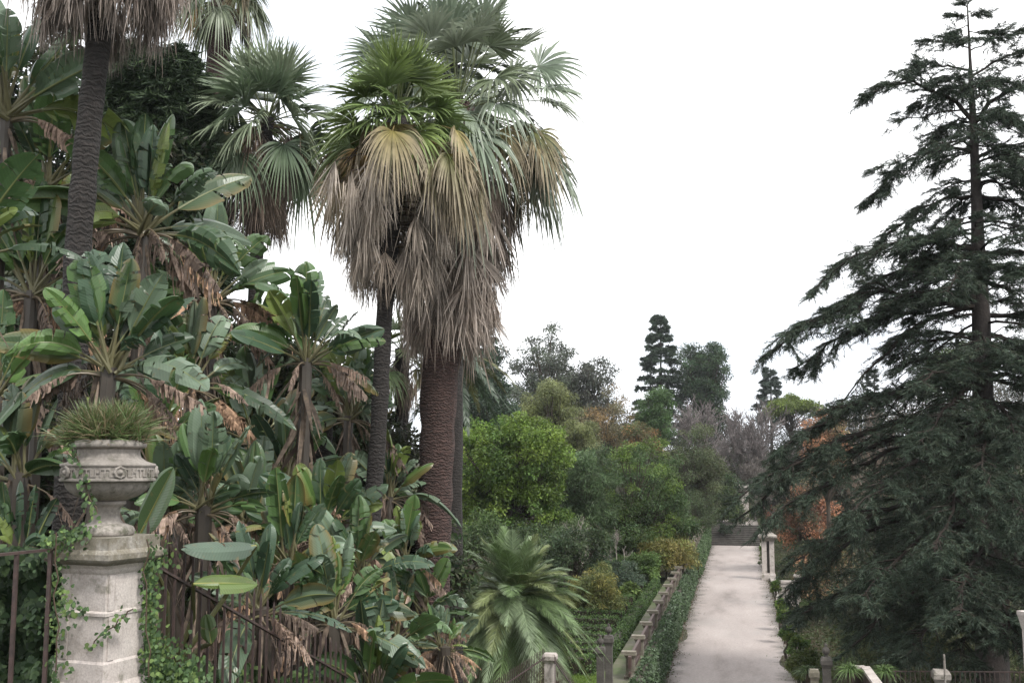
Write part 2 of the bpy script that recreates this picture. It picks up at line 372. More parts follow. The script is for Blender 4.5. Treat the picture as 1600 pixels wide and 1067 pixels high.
# ------------------------------------------------------------ generic trees
def crown(mb, br, c, R, ncl, clr, nl, ll, lw, cols, r, base=None, rb=.12, low=-.65, up=.4, shell=.62, bcol=(.06, .05, .04), flat=.75):
    """leaf clumps spread through an uneven ellipsoid, each on its own limb"""
    c = np.asarray(c, float); R = np.asarray(R, float)
    d = rv(ncl * 3, r); d = d[d[:, 2] > low][:ncl]; n = len(d)
    ph = r.uniform(0, 6, 6)
    wob = 1 + .13 * np.sin(d[:, 0] * 5 + ph[0]) + .13 * np.sin(d[:, 2] * 6 + ph[1]) + .1 * np.sin(d[:, 1] * 7 + ph[2])
    rad = (shell + (1 - shell) * r.random(n) ** .6) * wob
    inner = r.random(n) < .22; rad = np.where(inner, rad * .55, rad)
    P = c + d * R * rad[:, None]
    s = clr * r.uniform(.6, 1.35, n)
    cols = np.asarray(cols, float)
    base_c = cols[r.integers(0, len(cols), n)] * 1.32 * r.uniform(.7, 1.35, (n, 1))
    cnt = np.maximum((nl * (s / clr) ** 2).astype(int), 6)
    idx = np.repeat(np.arange(n), cnt); m_ = len(idx)
    o = rv(m_, r); o *= (r.random(m_) ** .45)[:, None]; o[:, 2] *= flat
    Q = P[idx] + o * s[idx][:, None]
    Q += r.normal(size=Q.shape) * .05 * clr
    col = base_c[idx] * r.uniform(.65, 1.35, (m_, 1)) + r.normal(size=(m_, 3)) * .004
    nrmv = nrm(o + d[idx] * .5)
    leaves(mb, Q, ll * r.uniform(.6, 1.3, m_), lw * r.uniform(.6, 1.3, m_), np.clip(col, .005, 1), up, r, nrmv)
    if br is not None and base is not None:
        base = np.asarray(base, float); top = c + [0, 0, -.1 * R[2]]
        hub = base + (top - base) * r.uniform(.55, 1, n)[:, None]
        mid = (hub + P) / 2 + r.normal(size=(n, 3)) * .06 * R[0] - [0, 0, .05 * R[2]]
        segs(br, hub, mid, rb * .35, rb * .2, 5, bcol); segs(br, mid, P, rb * .2, rb * .06, 4, bcol)
        ex = P[np.repeat(np.arange(n), 4)]
        segs(br, ex, ex + rv(len(ex), r) * clr * 1.1, rb * .06, rb * .02, 3, bcol)
        tube(br, [base - [0, 0, .3], base + (top - base) * .35 + r.normal(size=3) * .15, base + (top - base) * .7 + r.normal(size=3) * .15, top], [rb * 1.15, rb * .9, rb * .65, rb * .35], 9, bcol)
def tree(name, label, cat, px, py, rx, ry, D, cols, ncl=90, nl=160, ll=.2, lw=.1, seed=1, clr=None, rb=.2, low=-.65, up=.4, shell=.62, depth=1.0, basepx=None, group=None, flat=.75, sink=0, mat='foliage', pname='crown'):
    r = np.random.default_rng(seed); c = W(px, py, D); k = pm(D) * 1.12; R = np.array([rx * k, rx * k * depth, ry * k])
    b = c.copy() if basepx is None else W(basepx, py, D); b[2] = gzf(b)
    e = empty(name, b, label, cat, group); cr = MB(); tr = MB()
    crown(cr, tr, c, R, ncl, clr or .3 * R[0], nl, ll, lw, cols, r, b, rb, low, up, shell, flat=flat)
    tr.build('trunk', M['twig'], e); cr.build(pname, M[mat], e); return e

GREEN = [(.055, .095, .028), (.075, .12, .03), (.045, .08, .025)]
# (name, label, category, px, py, rx, ry, D, cols, opts)
T = tree
T('round_tree', 'bright green rounded leafy tree just right of the thick red palm trunk', 'tree', 792, 752, 90, 104, 62, [(.09, .14, .027), (.115, .165, .032), (.062, .105, .025)], 260, 230, .17, .10, 11, .62, .2, low=-.8)
T('mixed_tree', 'mid green dense tree left of the yellow shrubs, overhanging the garden hedges', 'tree', 988, 800, 84, 86, 72, [(.060, .095, .03), (.045, .075, .028), (.09, .135, .03)], 230, 200, .17, .08, 12, .62, .2, low=-.8)
T('feathery_tree', 'blue green feathery tree between the round bright tree and the denser one', 'tree', 905, 780, 58, 80, 68, [(.065, .10, .045), (.055, .085, .038)], 120, 200, .30, .05, 13, .6, .18, low=-.8)
T('olive_tree', 'pale olive tree with a pointed crown rising above the round green tree', 'tree', 862, 655, 40, 54, 92, [(.135, .15, .06), (.11, .125, .055)], 130, 170, .2, .07, 14, .62, .2, low=-.8)
T('olive_shrub', 'small pale olive tree right of the pointed olive crown', 'tree', 905, 695, 28, 36, 88, [(.14, .155, .07), (.11, .125, .05)], 70, 170, .2, .07, 15, .55, .15)
T('eucalyptus', 'tall airy grey green eucalyptus right of the shaggy palms', 'tree', 850, 590, 50, 66, 150, [(.055, .068, .045), (.07, .08, .06)], 120, 120, .42, .15, 16, 1.05, .4, low=-.9, shell=.5)
T('eucalyptus', 'lower dark airy eucalyptus between the tall one and the conifer', 'tree', 922, 618, 44, 52, 148, [(.05, .058, .042), (.065, .07, .055)], 100, 110, .42, .15, 17, 1.05, .35, low=-.9, shell=.5)
T('autumn_tree', 'thin brown tinged autumn tree below the dark eucalyptus', 'tree', 952, 668, 52, 48, 118, [(.12, .11, .06), (.10, .09, .055), (.16, .11, .05)], 110, 110, .26, .09, 18, .8, .2, low=-.8)
T('rusty_tree', 'small tree with rusty orange leaves under the conifer', 'tree', 1000, 690, 28, 26, 112, [(.17, .10, .045), (.11, .085, .04), (.07, .085, .035)], 50, 110, .24, .09, 19, .7, .15, low=-.8)
T('green_tree', 'fresh green upright tree in front of the tall conifer', 'tree', 1025, 655, 24, 40, 116, [(.058, .10, .035), (.048, .085, .032)], 90, 170, .24, .1, 20, .65, .2, low=-.9)
T('broad_tree', 'dark broad tree joined to the right side of the tall conifer', 'tree', 1098, 600, 32, 64, 170, [(.035, .06, .03), (.045, .072, .036)], 170, 170, .4, .16, 21, 1.1, .4, low=-.9)
T('dull_tree', 'dull olive green tree left of the far steps', 'tree', 1078, 745, 48, 62, 112, [(.062, .075, .034), (.05, .065, .03)], 130, 150, .24, .09, 22, .8, .25, low=-.8)
T('dark_bush', 'very dark rounded evergreen standing right beside the far steps', 'tree', 1112, 785, 42, 42, 124, [(.026, .042, .02), (.035, .055, .022), (.055, .08, .025)], 150, 170, .26, .11, 23, .8, .25, low=-.8)
T('umbrella_pine', 'light yellow green flat topped tree on the skyline left of the big cedar', 'tree', 1236, 640, 34, 18, 175, [(.11, .145, .03), (.09, .12, .03)], 70, 150, .45, .16, 24, 1.0, .3, low=-.3)
T('low_pine', 'green dome of a tree behind the big cedar trunk', 'tree', 1490, 572, 50, 32, 120, [(.06, .085, .03), (.05, .07, .03)], 70, 150, .35, .12, 25, 1.0, .3)
T('orange_tree', 'copper orange autumn tree behind the cedar branches, topmost of the copper ones', 'tree', 1290, 705, 34, 52, 84, [(.27, .14, .08), (.20, .12, .075), (.14, .11, .06)], 42, 110, .22, .12, 26, .75, .2, low=-.8)
T('orange_tree', 'red brown autumn tree right of the pale stone pier', 'tree', 1262, 815, 44, 52, 88, [(.15, .075, .05), (.10, .07, .045), (.24, .12, .07), (.08, .08, .045)], 80, 120, .22, .12, 27, .75, .2, low=-.8)
T('orange_tree', 'low orange leaved tree over the small white pillar', 'tree', 1290, 895, 38, 44, 70, [(.25, .14, .08), (.17, .12, .065), (.10, .10, .05)], 50, 100, .2, .1, 28, .6, .14, low=-.8)
T('dark_tree', 'dark green tree behind the lower cedar branches at the right edge', 'tree', 1560, 800, 120, 150, 56, [(.028, .042, .024), (.035, .05, .025)], 170, 150, .24, .1, 29, 1.3, .2, low=-.9)
T('dark_tree', 'dark thicket tree seen through the middle of the cedar', 'tree', 1415, 900, 95, 120, 58, [(.032, .046, .026), (.05, .055, .03)], 150, 130, .24, .09, 30, 1.1, .2, low=-.9)
# dark conifers behind the shaggy palm
T('dark_conifer', 'dark conifer behind the drooping palm fronds right of the thick trunk', 'tree', 745, 640, 55, 95, 98, [(.028, .045, .026), (.035, .055, .032)], 150, 170, .3, .12, 31, .95, .25, low=-.9, shell=.4)
T('grey_tree', 'grey green low tree filling the gap under the eucalyptus', 'tree', 810, 670, 60, 55, 135, [(.06, .072, .05), (.05, .06, .042)], 100, 130, .38, .13, 32, 1.1, .25, low=-.9)

# closing wood behind everything
bgw = [(735, 700, 60, 60, 140), (880, 680, 60, 55, 150), (960, 715, 60, 50, 140), (1030, 735, 50, 45, 145), (1100, 690, 45, 50, 175), (1165, 715, 50, 38, 190), (1250, 700, 55, 42, 180), (1330, 680, 60, 50, 160), (1420, 670, 60, 55, 150), (1510, 660, 60, 60, 150), (1600, 660, 60, 60, 140), (1310, 770, 50, 55, 105), (1220, 770, 34, 45, 138)]
bgl = ['left of the round bright tree, behind the conifers', 'under the two eucalypts', 'under the thin autumn tree', 'left of the dull olive tree', 'behind the leafless trees, under the broad dark tree', 'directly over the far steps', 'under the yellow green flat topped pine', 'left of the skyline cypress', 'right of the skyline cypress', 'behind the cedar trunk', 'at the right edge behind the cedar', 'behind the copper autumn trees', 'between the far steps and the copper trees']
for i, (a_, b_, c_, d_, e_) in enumerate(bgw):
    tree('woodland_tree', 'dim brownish green woodland tree ' + bgl[i], 'tree', a_, b_, c_, d_, e_, [(.055, .055, .038), (.075, .066, .05), (.045, .055, .035)], 110, 110, .42, .13, 700 + i, None, .25, low=-1, shell=.45, depth=.7)
# bare trees
def grow(P, Dr, L, r0, levels, seed, nch=(5, 5, 4), spread=.7, ratio=.62, sg=4, wig=.18, grav=.0, up=.12):
    r = np.random.default_rng(seed); A = []; B = []; RA = []; RB = []
    P = np.atleast_2d(np.asarray(P, float)); Dr = nrm(np.atleast_2d(Dr)); L = np.atleast_1d(L).astype(float); rad = np.atleast_1d(r0).astype(float)
    tips = None
    for lv in range(levels):
        n = len(P); path = [P]; dd = Dr.copy(); cur = P.copy(); dirs = [dd]
        for s_ in range(sg):
            dd = nrm(dd + r.normal(size=(n, 3)) * wig + [0, 0, up - grav * (s_ / sg)]); nxt = cur + dd * (L / sg)[:, None]
            f0 = 1 - .75 * s_ / sg; f1 = 1 - .75 * (s_ + 1) / sg
            A.append(cur); B.append(nxt); RA.append(rad * f0); RB.append(rad * f1)
            cur = nxt; path.append(cur); dirs.append(dd)
        path = np.stack(path, 1); dirs = np.stack(dirs, 1); tips = path
        if lv == levels - 1: break
        k = nch[min(lv, len(nch) - 1)]; t = r.uniform(.25 if lv else .35, 1, (n, k)) * sg
        i0 = np.minimum(t.astype(int), sg - 1); fr = (t - i0)[..., None]; ii = np.arange(n)[:, None]
        Pn = path[ii, i0] * (1 - fr) + path[ii, i0 + 1] * fr; dn = dirs[ii, i0 + 1]
        dn = nrm(dn + rv(n * k, r).reshape(n, k, 3) * spread * 1.3)
        Ln = (L[:, None] * ratio * r.uniform(.6, 1.15, (n, k))); rn = rad[:, None] * (1 - .75 * t / sg) * .62
        P = Pn.reshape(-1, 3); Dr = dn.reshape(-1, 3); L = Ln.ravel(); rad = np.maximum(rn.ravel(), .008)
    return np.concatenate(A), np.concatenate(B), np.concatenate(RA), np.concatenate(RB), tips
def bare(label, px, py, h, D, seed, col=(.13, .115, .11), group=None, nch=(12, 7, 6), rmin=.02, name='bare_tree', leafcol=None, rr=.16):
    b = W(px, py, D); z = b[2]; b[2] = gzf(b); Ht = max(z + h * pm(D) - b[2], 1.5)
    e = empty(name, b, label, 'tree' if name == 'bare_tree' else 'shrub', group)
    A, B, ra, rb, tips = grow(b - [0, 0, .2], [0, 0, 1], Ht * .62, rr, 4, seed, nch, .62, .52, up=.15)
    t = MB(); segs(t, A, B, np.maximum(ra, rmin), np.maximum(rb, rmin * .7), 4, np.asarray(col) * np.random.default_rng(seed).uniform(.7, 1.3, (len(A), 1)))
    main = t; main.build('branches', M['twig'], e)
    if leafcol is not None:
        q = tips.reshape(-1, 3); rr_ = np.random.default_rng(seed + 5); q = q[rr_.random(len(q)) < .5]; l = MB(); leaves(l, q, .22, .11, np.asarray(leafcol) * rr_.uniform(.6, 1.3, (len(q), 1)), .4, rr_); l.build('crown', M['foliage'], e)
    return e
bare('grey leafless tree left of the gap above the far steps', 1108, 740, 118, 150, 41, (.155, .135, .13), rmin=.035, nch=(16, 10, 8))
bare('grey leafless tree directly above the far steps', 1150, 740, 112, 155, 42, (.16, .14, .135), rmin=.035, nch=(16, 10, 8))
bare('grey leafless tree right of the far steps, before the yellow green pine', 1195, 745, 118, 150, 43, (.155, .135, .13), rmin=.035, nch=(16, 10, 8))
bare('grey leafless tree just left of the copper orange tree', 1240, 750, 110, 142, 44, (.15, .13, .125), rmin=.035, nch=(16, 10, 8))
bare('nearer leafless tree over the stairs on their right side', 1180, 790, 80, 130, 45, (.12, .105, .095), rmin=.03, nch=(16, 10, 8))
bare('brownish leafless tree seen through the cedar above its lowest boughs', 1390, 800, 160, 78, 46, (.15, .115, .09), rmin=.022, nch=(10, 7, 5))
bare('brownish leafless tree between cedar trunk and copper trees', 1450, 820, 170, 74, 47, (.13, .10, .08), rmin=.022, nch=(10, 7, 5))
bare('leafless tree with slim twigs rising on the skyline through the cedar', 1345, 740, 140, 100, 48, (.14, .115, .10), rmin=.025, nch=(10, 7, 5))
bare('pale tangled leafless shrub under the dense green tree', 915, 880, 75, 58, 49, (.24, .22, .19), rmin=.012, name='bare_shrub', nch=(7, 5, 4), rr=.09)
bare('second pale leafless shrub beside the tangled one, nearer the yellow shrubs', 965, 880, 65, 63, 50, (.19, .17, .15), rmin=.012, name='bare_shrub', nch=(7, 5, 4), rr=.08)

# ------------------------------------------------------------ conifers
def conifer_branch(nd, br, P0, P1, r, sag=.12, rb=.07, nsec=22, slen=.36, wid=1.0, tuft=.16, tw=.035, nn=5, dens=1., cols=((.030, .048, .034),), hang=.35, lift=.0, start=.12, kmid=None):
    P0 = np.asarray(P0, float); P1 = np.asarray(P1, float); v = P1 - P0; Lb = np.linalg.norm(v)
    t = np.linspace(0, 1, 12)[:, None]
    pts = P0 + v * t + np.array([0, 0, 1]) * (np.sin(t * PI) * sag * Lb + lift * Lb * t * (1 - t) ** 2 * 4)
    pts[1:-1] += r.normal(size=(10, 3)) * .012 * Lb
    if kmid is not None: pts += kmid * np.sin(t * PI)
    tube(br, pts, np.linspace(rb, rb * .15, 12), 6, (.026, .021, .018))
    n = int(nsec * dens); ts = start + (1 - start) * r.random(n) ** .8
    i0 = np.minimum((ts * 11).astype(int), 10); fr = (ts * 11 - i0)[:, None]
    S0 = pts[i0] * (1 - fr) + pts[i0 + 1] * fr; ax = nrm(pts[i0 + 1] - pts[i0])
    side = nrm(np.cross(ax, [0, 0, 1])) * np.where(r.random(n) < .5, -1, 1)[:, None]
    sd = nrm(side * r.uniform(.5, 1, (n, 1)) + ax * r.uniform(.5, 1.1, (n, 1)) + r.normal(size=(n, 3)) * .15 + [0, 0, .02])
    sl = Lb * slen * (1.15 - ts) * r.uniform(.5, 1.15, n) * wid + .35
    S1 = S0 + sd * sl[:, None]; S1[:, 2] -= hang * sl * r.uniform(.4, 1.2, n)
    Sm = (S0 + S1) / 2; Sm[:, 2] += .10 * sl
    segs(br, S0, Sm, rb * .25 + .004, rb * .14 + .004, 4, (.026, .021, .018)); segs(br, Sm, S1, rb * .14 + .004, .006, 3, (.026, .021, .018))
    # twigs off secondaries, tufts along twigs
    k = max(int(8 * dens), 4); tt = r.uniform(.05, 1, (n, k)); tt[:, 0] = 1
    T0 = np.where(tt[..., None] < .5, S0[:, None] + (Sm - S0)[:, None] * tt[..., None] * 2, Sm[:, None] + (S1 - Sm)[:, None] * (tt[..., None] * 2 - 1))
    td = nrm(sd[:, None] + r.normal(size=(n, k, 3)) * [.7, .7, .22] + ax[:, None] * .3)
    tl = (.18 + .25 * sl[:, None] * r.uniform(.4, 1, (n, k)))
    T1 = T0 + td * tl[..., None]; T1[..., 2] -= hang * .7 * tl
    segs(br, T0.reshape(-1, 3), T1.reshape(-1, 3), .007, .004, 3, (.028, .023, .018))
    q = 5; uu = np.linspace(.1, 1, q)
    U = T0[:, :, None] + (T1 - T0)[:, :, None] * uu[None, None, :, None]
    U = U.reshape(-1, 3); dirs = np.repeat(td.reshape(-1, 3), q, 0); m_ = len(U)
    U = np.repeat(U, nn, 0); dd = nrm(np.repeat(dirs, nn, 0) + r.normal(size=(m_ * nn, 3)) * [.75, .75, .45])
    cols = np.asarray(cols); cl = np.repeat(cols[r.integers(0, len(cols), m_)] * r.uniform(.7, 1.35, (m_, 1)), nn, 0)
    S = nrm(np.cross(dd, rv(len(dd), r)))
    blades(nd, U + r.normal(size=U.shape) * .02, dd, S, tuft * r.uniform(.6, 1.3, len(U)), tw, .25, 1, [1, .25], cl)

ced = empty('cedar', W(1545, 1098, 38), 'huge dark blue green cedar with layered drooping boughs right of the path', 'tree')
DC = 38.0
def tpx(y): return np.interp(y, [0, 200, 480, 700, 1100], [1511, 1521, 1532, 1538, 1552])
ty = np.array([1110, 1000, 900, 800, 700, 600, 500, 400, 320, 240, 200, 150, 100, 60, 30, 8])
tr_ = np.interp(ty, [0, 100, 200, 330, 500, 700, 900, 1110], [1.0, 2.6, 6.3, 9, 13.5, 17, 21, 27]) * pm(DC)
b_ = MB(); tube(b_, [W(tpx(y), y, DC) for y in ty], tr_, 16, (.05, .04, .034), jitter=.04, r=rng); b_.build('trunk', M['bark'], ced, smooth=True)
nd = MB(); br = MB(); r = np.random.default_rng(99)
CC = ((.034, .053, .034), (.025, .041, .027), (.055, .078, .052), (.032, .042, .024))
# (attach y, end px, end py, depth offset of the tip, sag, radius, density, hang)
BR = [(40, 1488, 52, .3, .04, .025, .5, .1), (50, 1562, 62, .0, .04, .025, .5, .1), (75, 1455, 62, -.5, .0, .03, .6, .1), (80, 1600, 50, .6, .05, .03, .6, .1),
      (25, 1500, 26, .4, .0, .015, .35, .1), (28, 1530, 22, -.3, .0, .015, .35, .1), (60, 1525, 62, -1.4, .0, .02, .5, .1), (15, 1508, 6, 0, .0, .012, .3, .05),
      (110, 1400, 120, .8, .10, .05, .8, .12), (120, 1640, 80, .4, .1, .05, .8, .12), (190, 1352, 150, -.6, .22, .09, 1.1, .15), (195, 1680, 160, .2, .26, .09, 1.0, .15), (170, 1375, 195, .8, .02, .04, .4, .25),
      (150, 1480, 118, -2.0, .05, .05, .7, .12), (160, 1570, 112, 2.2, .05, .05, .7, .12),
      (240, 1362, 305, .4, .20, .07, 1.2, .3), (215, 1375, 260, -.5, -.02, .045, .5, .2), (250, 1660, 260, .5, .18, .07, .9, .3), (285, 1640, 330, -.6, .15, .06, .8, .3),
      (230, 1470, 235, -2.2, .1, .05, .7, .2), (300, 1590, 290, 2.4, .1, .05, .7, .2),
      (310, 1382, 372, -.2, .14, .07, 1.1, .3), (310, 1670, 370, .5, .12, .07, 1.0, .3), (345, 1400, 395, .9, .05, .05, .8, .3),
      (390, 1272, 455, -.8, .16, .11, 1.5, .28), (400, 1300, 490, .8, .12, .1, 1.3, .3), (400, 1700, 440, .1, .12, .1, 1.2, .28), (395, 1480, 455, -3.2, .1, .08, 1.3, .25), (420, 1600, 430, -3.0, .08, .08, 1.2, .25), (385, 1430, 420, 2.5, .08, .07, 1.0, .25),
      (468, 1190, 558, -.6, .14, .13, 1.7, .26), (480, 1240, 575, 1.2, .12, .12, 1.3, .32), (478, 1305, 640, -.2, .14, .10, .8, .25), (500, 1390, 600, 1.2, .03, .05, .5, .5), (495, 1700, 540, 0, .12, .1, 1.0, .28), (520, 1690, 600, -1, .1, .1, 1.2, .3),
      (480, 1330, 520, 1.6, .16, .1, 1.1, .26), (560, 1640, 590, -3.5, .08, .08, 1.5, .3),
      (600, 1225, 700, -.3, .10, .12, 1.5, .28), (600, 1290, 660, 1.5, .10, .12, 1.3, .3), (610, 1440, 690, -4.0, .08, .1, 1.6, .3), (620, 1600, 700, -4.2, .08, .1, 1.6, .3), (590, 1720, 640, .3, .1, .1, 1.3, .3), (640, 1540, 760, -5.0, .05, .1, 1.6, .32), (580, 1450, 590, -2.5, .1, .1, 1.4, .3),
      (660, 1165, 770, -.5, .10, .14, 1.7, .25), (680, 1150, 812, .4, .12, .13, 1.3, .22), (690, 1200, 815, -1.6, .10, .13, 1.5, .26), (700, 1330, 800, -4.5, .08, .12, 1.7, .3), (700, 1700, 760, -1, .1, .12, 1.5, .3), (720, 1460, 860, -5.8, .06, .12, 1.8, .32), (720, 1620, 840, -5.4, .06, .12, 1.8, .32),
      (780, 1255, 870, -1.8, .10, .13, 1.5, .3), (800, 1225, 925, .2, .12, .13, 1.4, .28), (810, 1350, 930, -5.0, .08, .12, 1.8, .3), (800, 1710, 880, -1, .1, .12, 1.6, .3), (820, 1500, 960, -6.4, .05, .12, 1.9, .3), (830, 1640, 950, -5.6, .05, .12, 1.8, .3),
      (880, 1250, 960, -1.4, .10, .12, 1.5, .3), (890, 1330, 1010, -3.4, .08, .12, 1.5, .3), (900, 1420, 1020, -5.2, .06, .11, 1.6, .3), (900, 1700, 970, -1, .1, .12, 1.4, .3), (910, 1590, 1020, -5.0, .05, .11, 1.7, .3), (930, 1500, 1030, -4.0, .05, .1, 1.3, .3),
      (900, 1380, 960, 3.0, .06, .1, 1.2, .3), (760, 1400, 860, 4.0, .06, .1, 1.2, .3), (650, 1420, 740, 4.0, .06, .1, 1.2, .3)]
for (ya, ex, ey, dd_, sag, rb, de, hg) in BR:
    conifer_branch(nd, br, W(tpx(ya), ya, DC), W(ex, ey, DC + dd_), r, sag, rb, 24, .30, 1, .15, .022, 5, (de * 1.12) * (.95 if 380 < ya < 560 else .9 if ya < 560 else .85), CC, hg, start=.14 if ya < 380 else .10)
for i in range(58):
    ya = r.uniform(135, 600); en = np.interp(ya, [45, 120, 190, 300, 380, 460, 600], [45, 120, 150, 150, 160, 230, 300]) * r.uniform(.35, .8) * pm(DC)
    az = r.uniform(0, 2 * PI); P0 = W(tpx(ya), ya, DC); P1 = P0 + [math.cos(az) * en, math.sin(az) * en, -en * r.uniform(-.05, .35)]
    conifer_branch(nd, br, P0, P1, r, .1, .02 + .012 * en, 20, .34, 1, .15, .024, 4, .75, CC, .3, start=.1)
br.build('boughs', M['twig'], ced); nd.build('needles', M['needle'], ced)

def conifer(name, label, px, ytop, ybot, wpx, D, seed, cols, nlev=16, nper=5, droop=.1, shape=.7, tuft=.5, tw=.12, dens=.5, gap=0, sag=.0):
    r = np.random.default_rng(seed); b = W(px, ybot, D); b[2] = gzf(b); t_ = W(px, ytop, D)
    e = empty(name, b, label, 'tree'); k = pm(D); nd = MB(); br = MB()
    tube(br, [b, (b + t_) / 2, t_], [.35, .22, .04], 8, (.05, .042, .036))
    z0 = W(px, ybot, D)[2]
    for i in range(nlev):
        f = (i + .5) / nlev; z = z0 + (t_[2] - z0) * f; l = wpx * k * (1 - f) ** shape + .25
        for a in np.linspace(0, 2 * PI, nper, endpoint=False) + r.uniform(0, 6):
            if r.random() < gap: continue
            a += r.normal() * .2; ll = l * r.uniform(.75, 1.1)
            P0 = np.array([b[0], b[1], z + r.normal() * .35 * (t_[2] - z0) / nlev]); P1 = P0 + [math.cos(a) * ll, math.sin(a) * ll, -droop * ll]
            conifer_branch(nd, br, P0, P1, r, sag, .05, 12, .3, 1, tuft, tw, 3, dens, cols, .15, start=.2)
    br.build('trunk', M['twig'], e); nd.build('needles', M['needle'], e); return e
conifer('bunya_pine', 'tall dark conifer with a rounded tip and open side branches on the skyline', 1032, 489, 690, 52, 170, 51, ((.035, .058, .034), (.038, .056, .036)), 17, 7, .12, .72, .52, .15, .62, .14)
conifer('far_cedar', 'small pointed dark conifer on the skyline left of the yellow green pine', 1204, 575, 660, 30, 185, 52, ((.05, .07, .055),), 10, 5, .12, .9, .5, .12, .6)
conifer('far_cypress', 'slim grey green conifer on the skyline behind the cedar boughs', 1366, 578, 680, 8, 150, 53, ((.06, .075, .06),), 12, 4, -.6, .6, .35, .08, .35)
conifer('far_cedar', 'dark layered conifer behind the drooping palm, left of the eucalyptus', 757, 490, 700, 44, 110, 54, ((.035, .05, .038),), 13, 5, .1, .8, .35, .09, .7)
conifer('araucaria', 'dark bushy conifer between the two tall palm trunks top left', 232, 85, 480, 92, 30, 55, ((.032, .050, .026), (.045, .07, .03), (.024, .04, .022)), 20, 8, .05, .25, .22, .045, 1.5)

# ------------------------------------------------------------ fan palms
def perp(a, ref=(0, 0, 1)):
    n = np.cross(a, ref)
    if np.linalg.norm(n) < 1e-3: n = np.array([1., 0, 0])
    return n / np.linalg.norm(n)
def fan(mb, hub, axis, R, r, nseg=34, spread=1.7, droop=.25, c1=(.07, .11, .03), c2=None, pleat=.5, cup=.0, wf=1.0, side=None):
    axis = axis / np.linalg.norm(axis); side = perp(axis) if side is None else side; nv = np.cross(side, axis); rl = r.normal() * .65; side = nrm(side * math.cos(rl) + nv * math.sin(rl)) if pleat < .8 else side; nv = np.cross(side, axis)
    ph = np.linspace(-spread, spread, nseg) + r.normal(size=nseg) * .02
    Dd = axis * np.cos(ph)[:, None] + side * np.sin(ph)[:, None] + nv * (cup * (1 - np.cos(ph)))[:, None]
    Dd = nrm(Dd + nv * (r.normal(size=nseg) * .05)[:, None] + (r.normal(size=(nseg, 3)) * .07 if pleat > .8 else 0))
    S = -axis * np.sin(ph)[:, None] + side * np.cos(ph)[:, None]
    S = nrm(S + nv * (np.where(np.arange(nseg) % 2, 1, -1) * pleat)[:, None])
    L = R * (1 - .22 * (ph / spread) ** 2) * r.uniform(.88, 1.06, nseg)
    wd = 2 * .5 * R * math.sin(spread / nseg) * 1.35 * wf
    c1 = np.asarray(c1) * r.uniform(.82, 1.18, (nseg, 1))
    blades(mb, hub, Dd, S, L, wd, droop * r.uniform(.6, 1.5, nseg), 6, [.08, .38, .78, .98, .75, .45, .1], c1, c2, pw=3.)
def arcpts(P, d, Lp, sagp, n=6):
    t = np.linspace(0, 1, n)[:, None]; pts = P + d * Lp * t; pts[:, 2] -= (sagp * Lp * t ** 2).ravel(); return pts
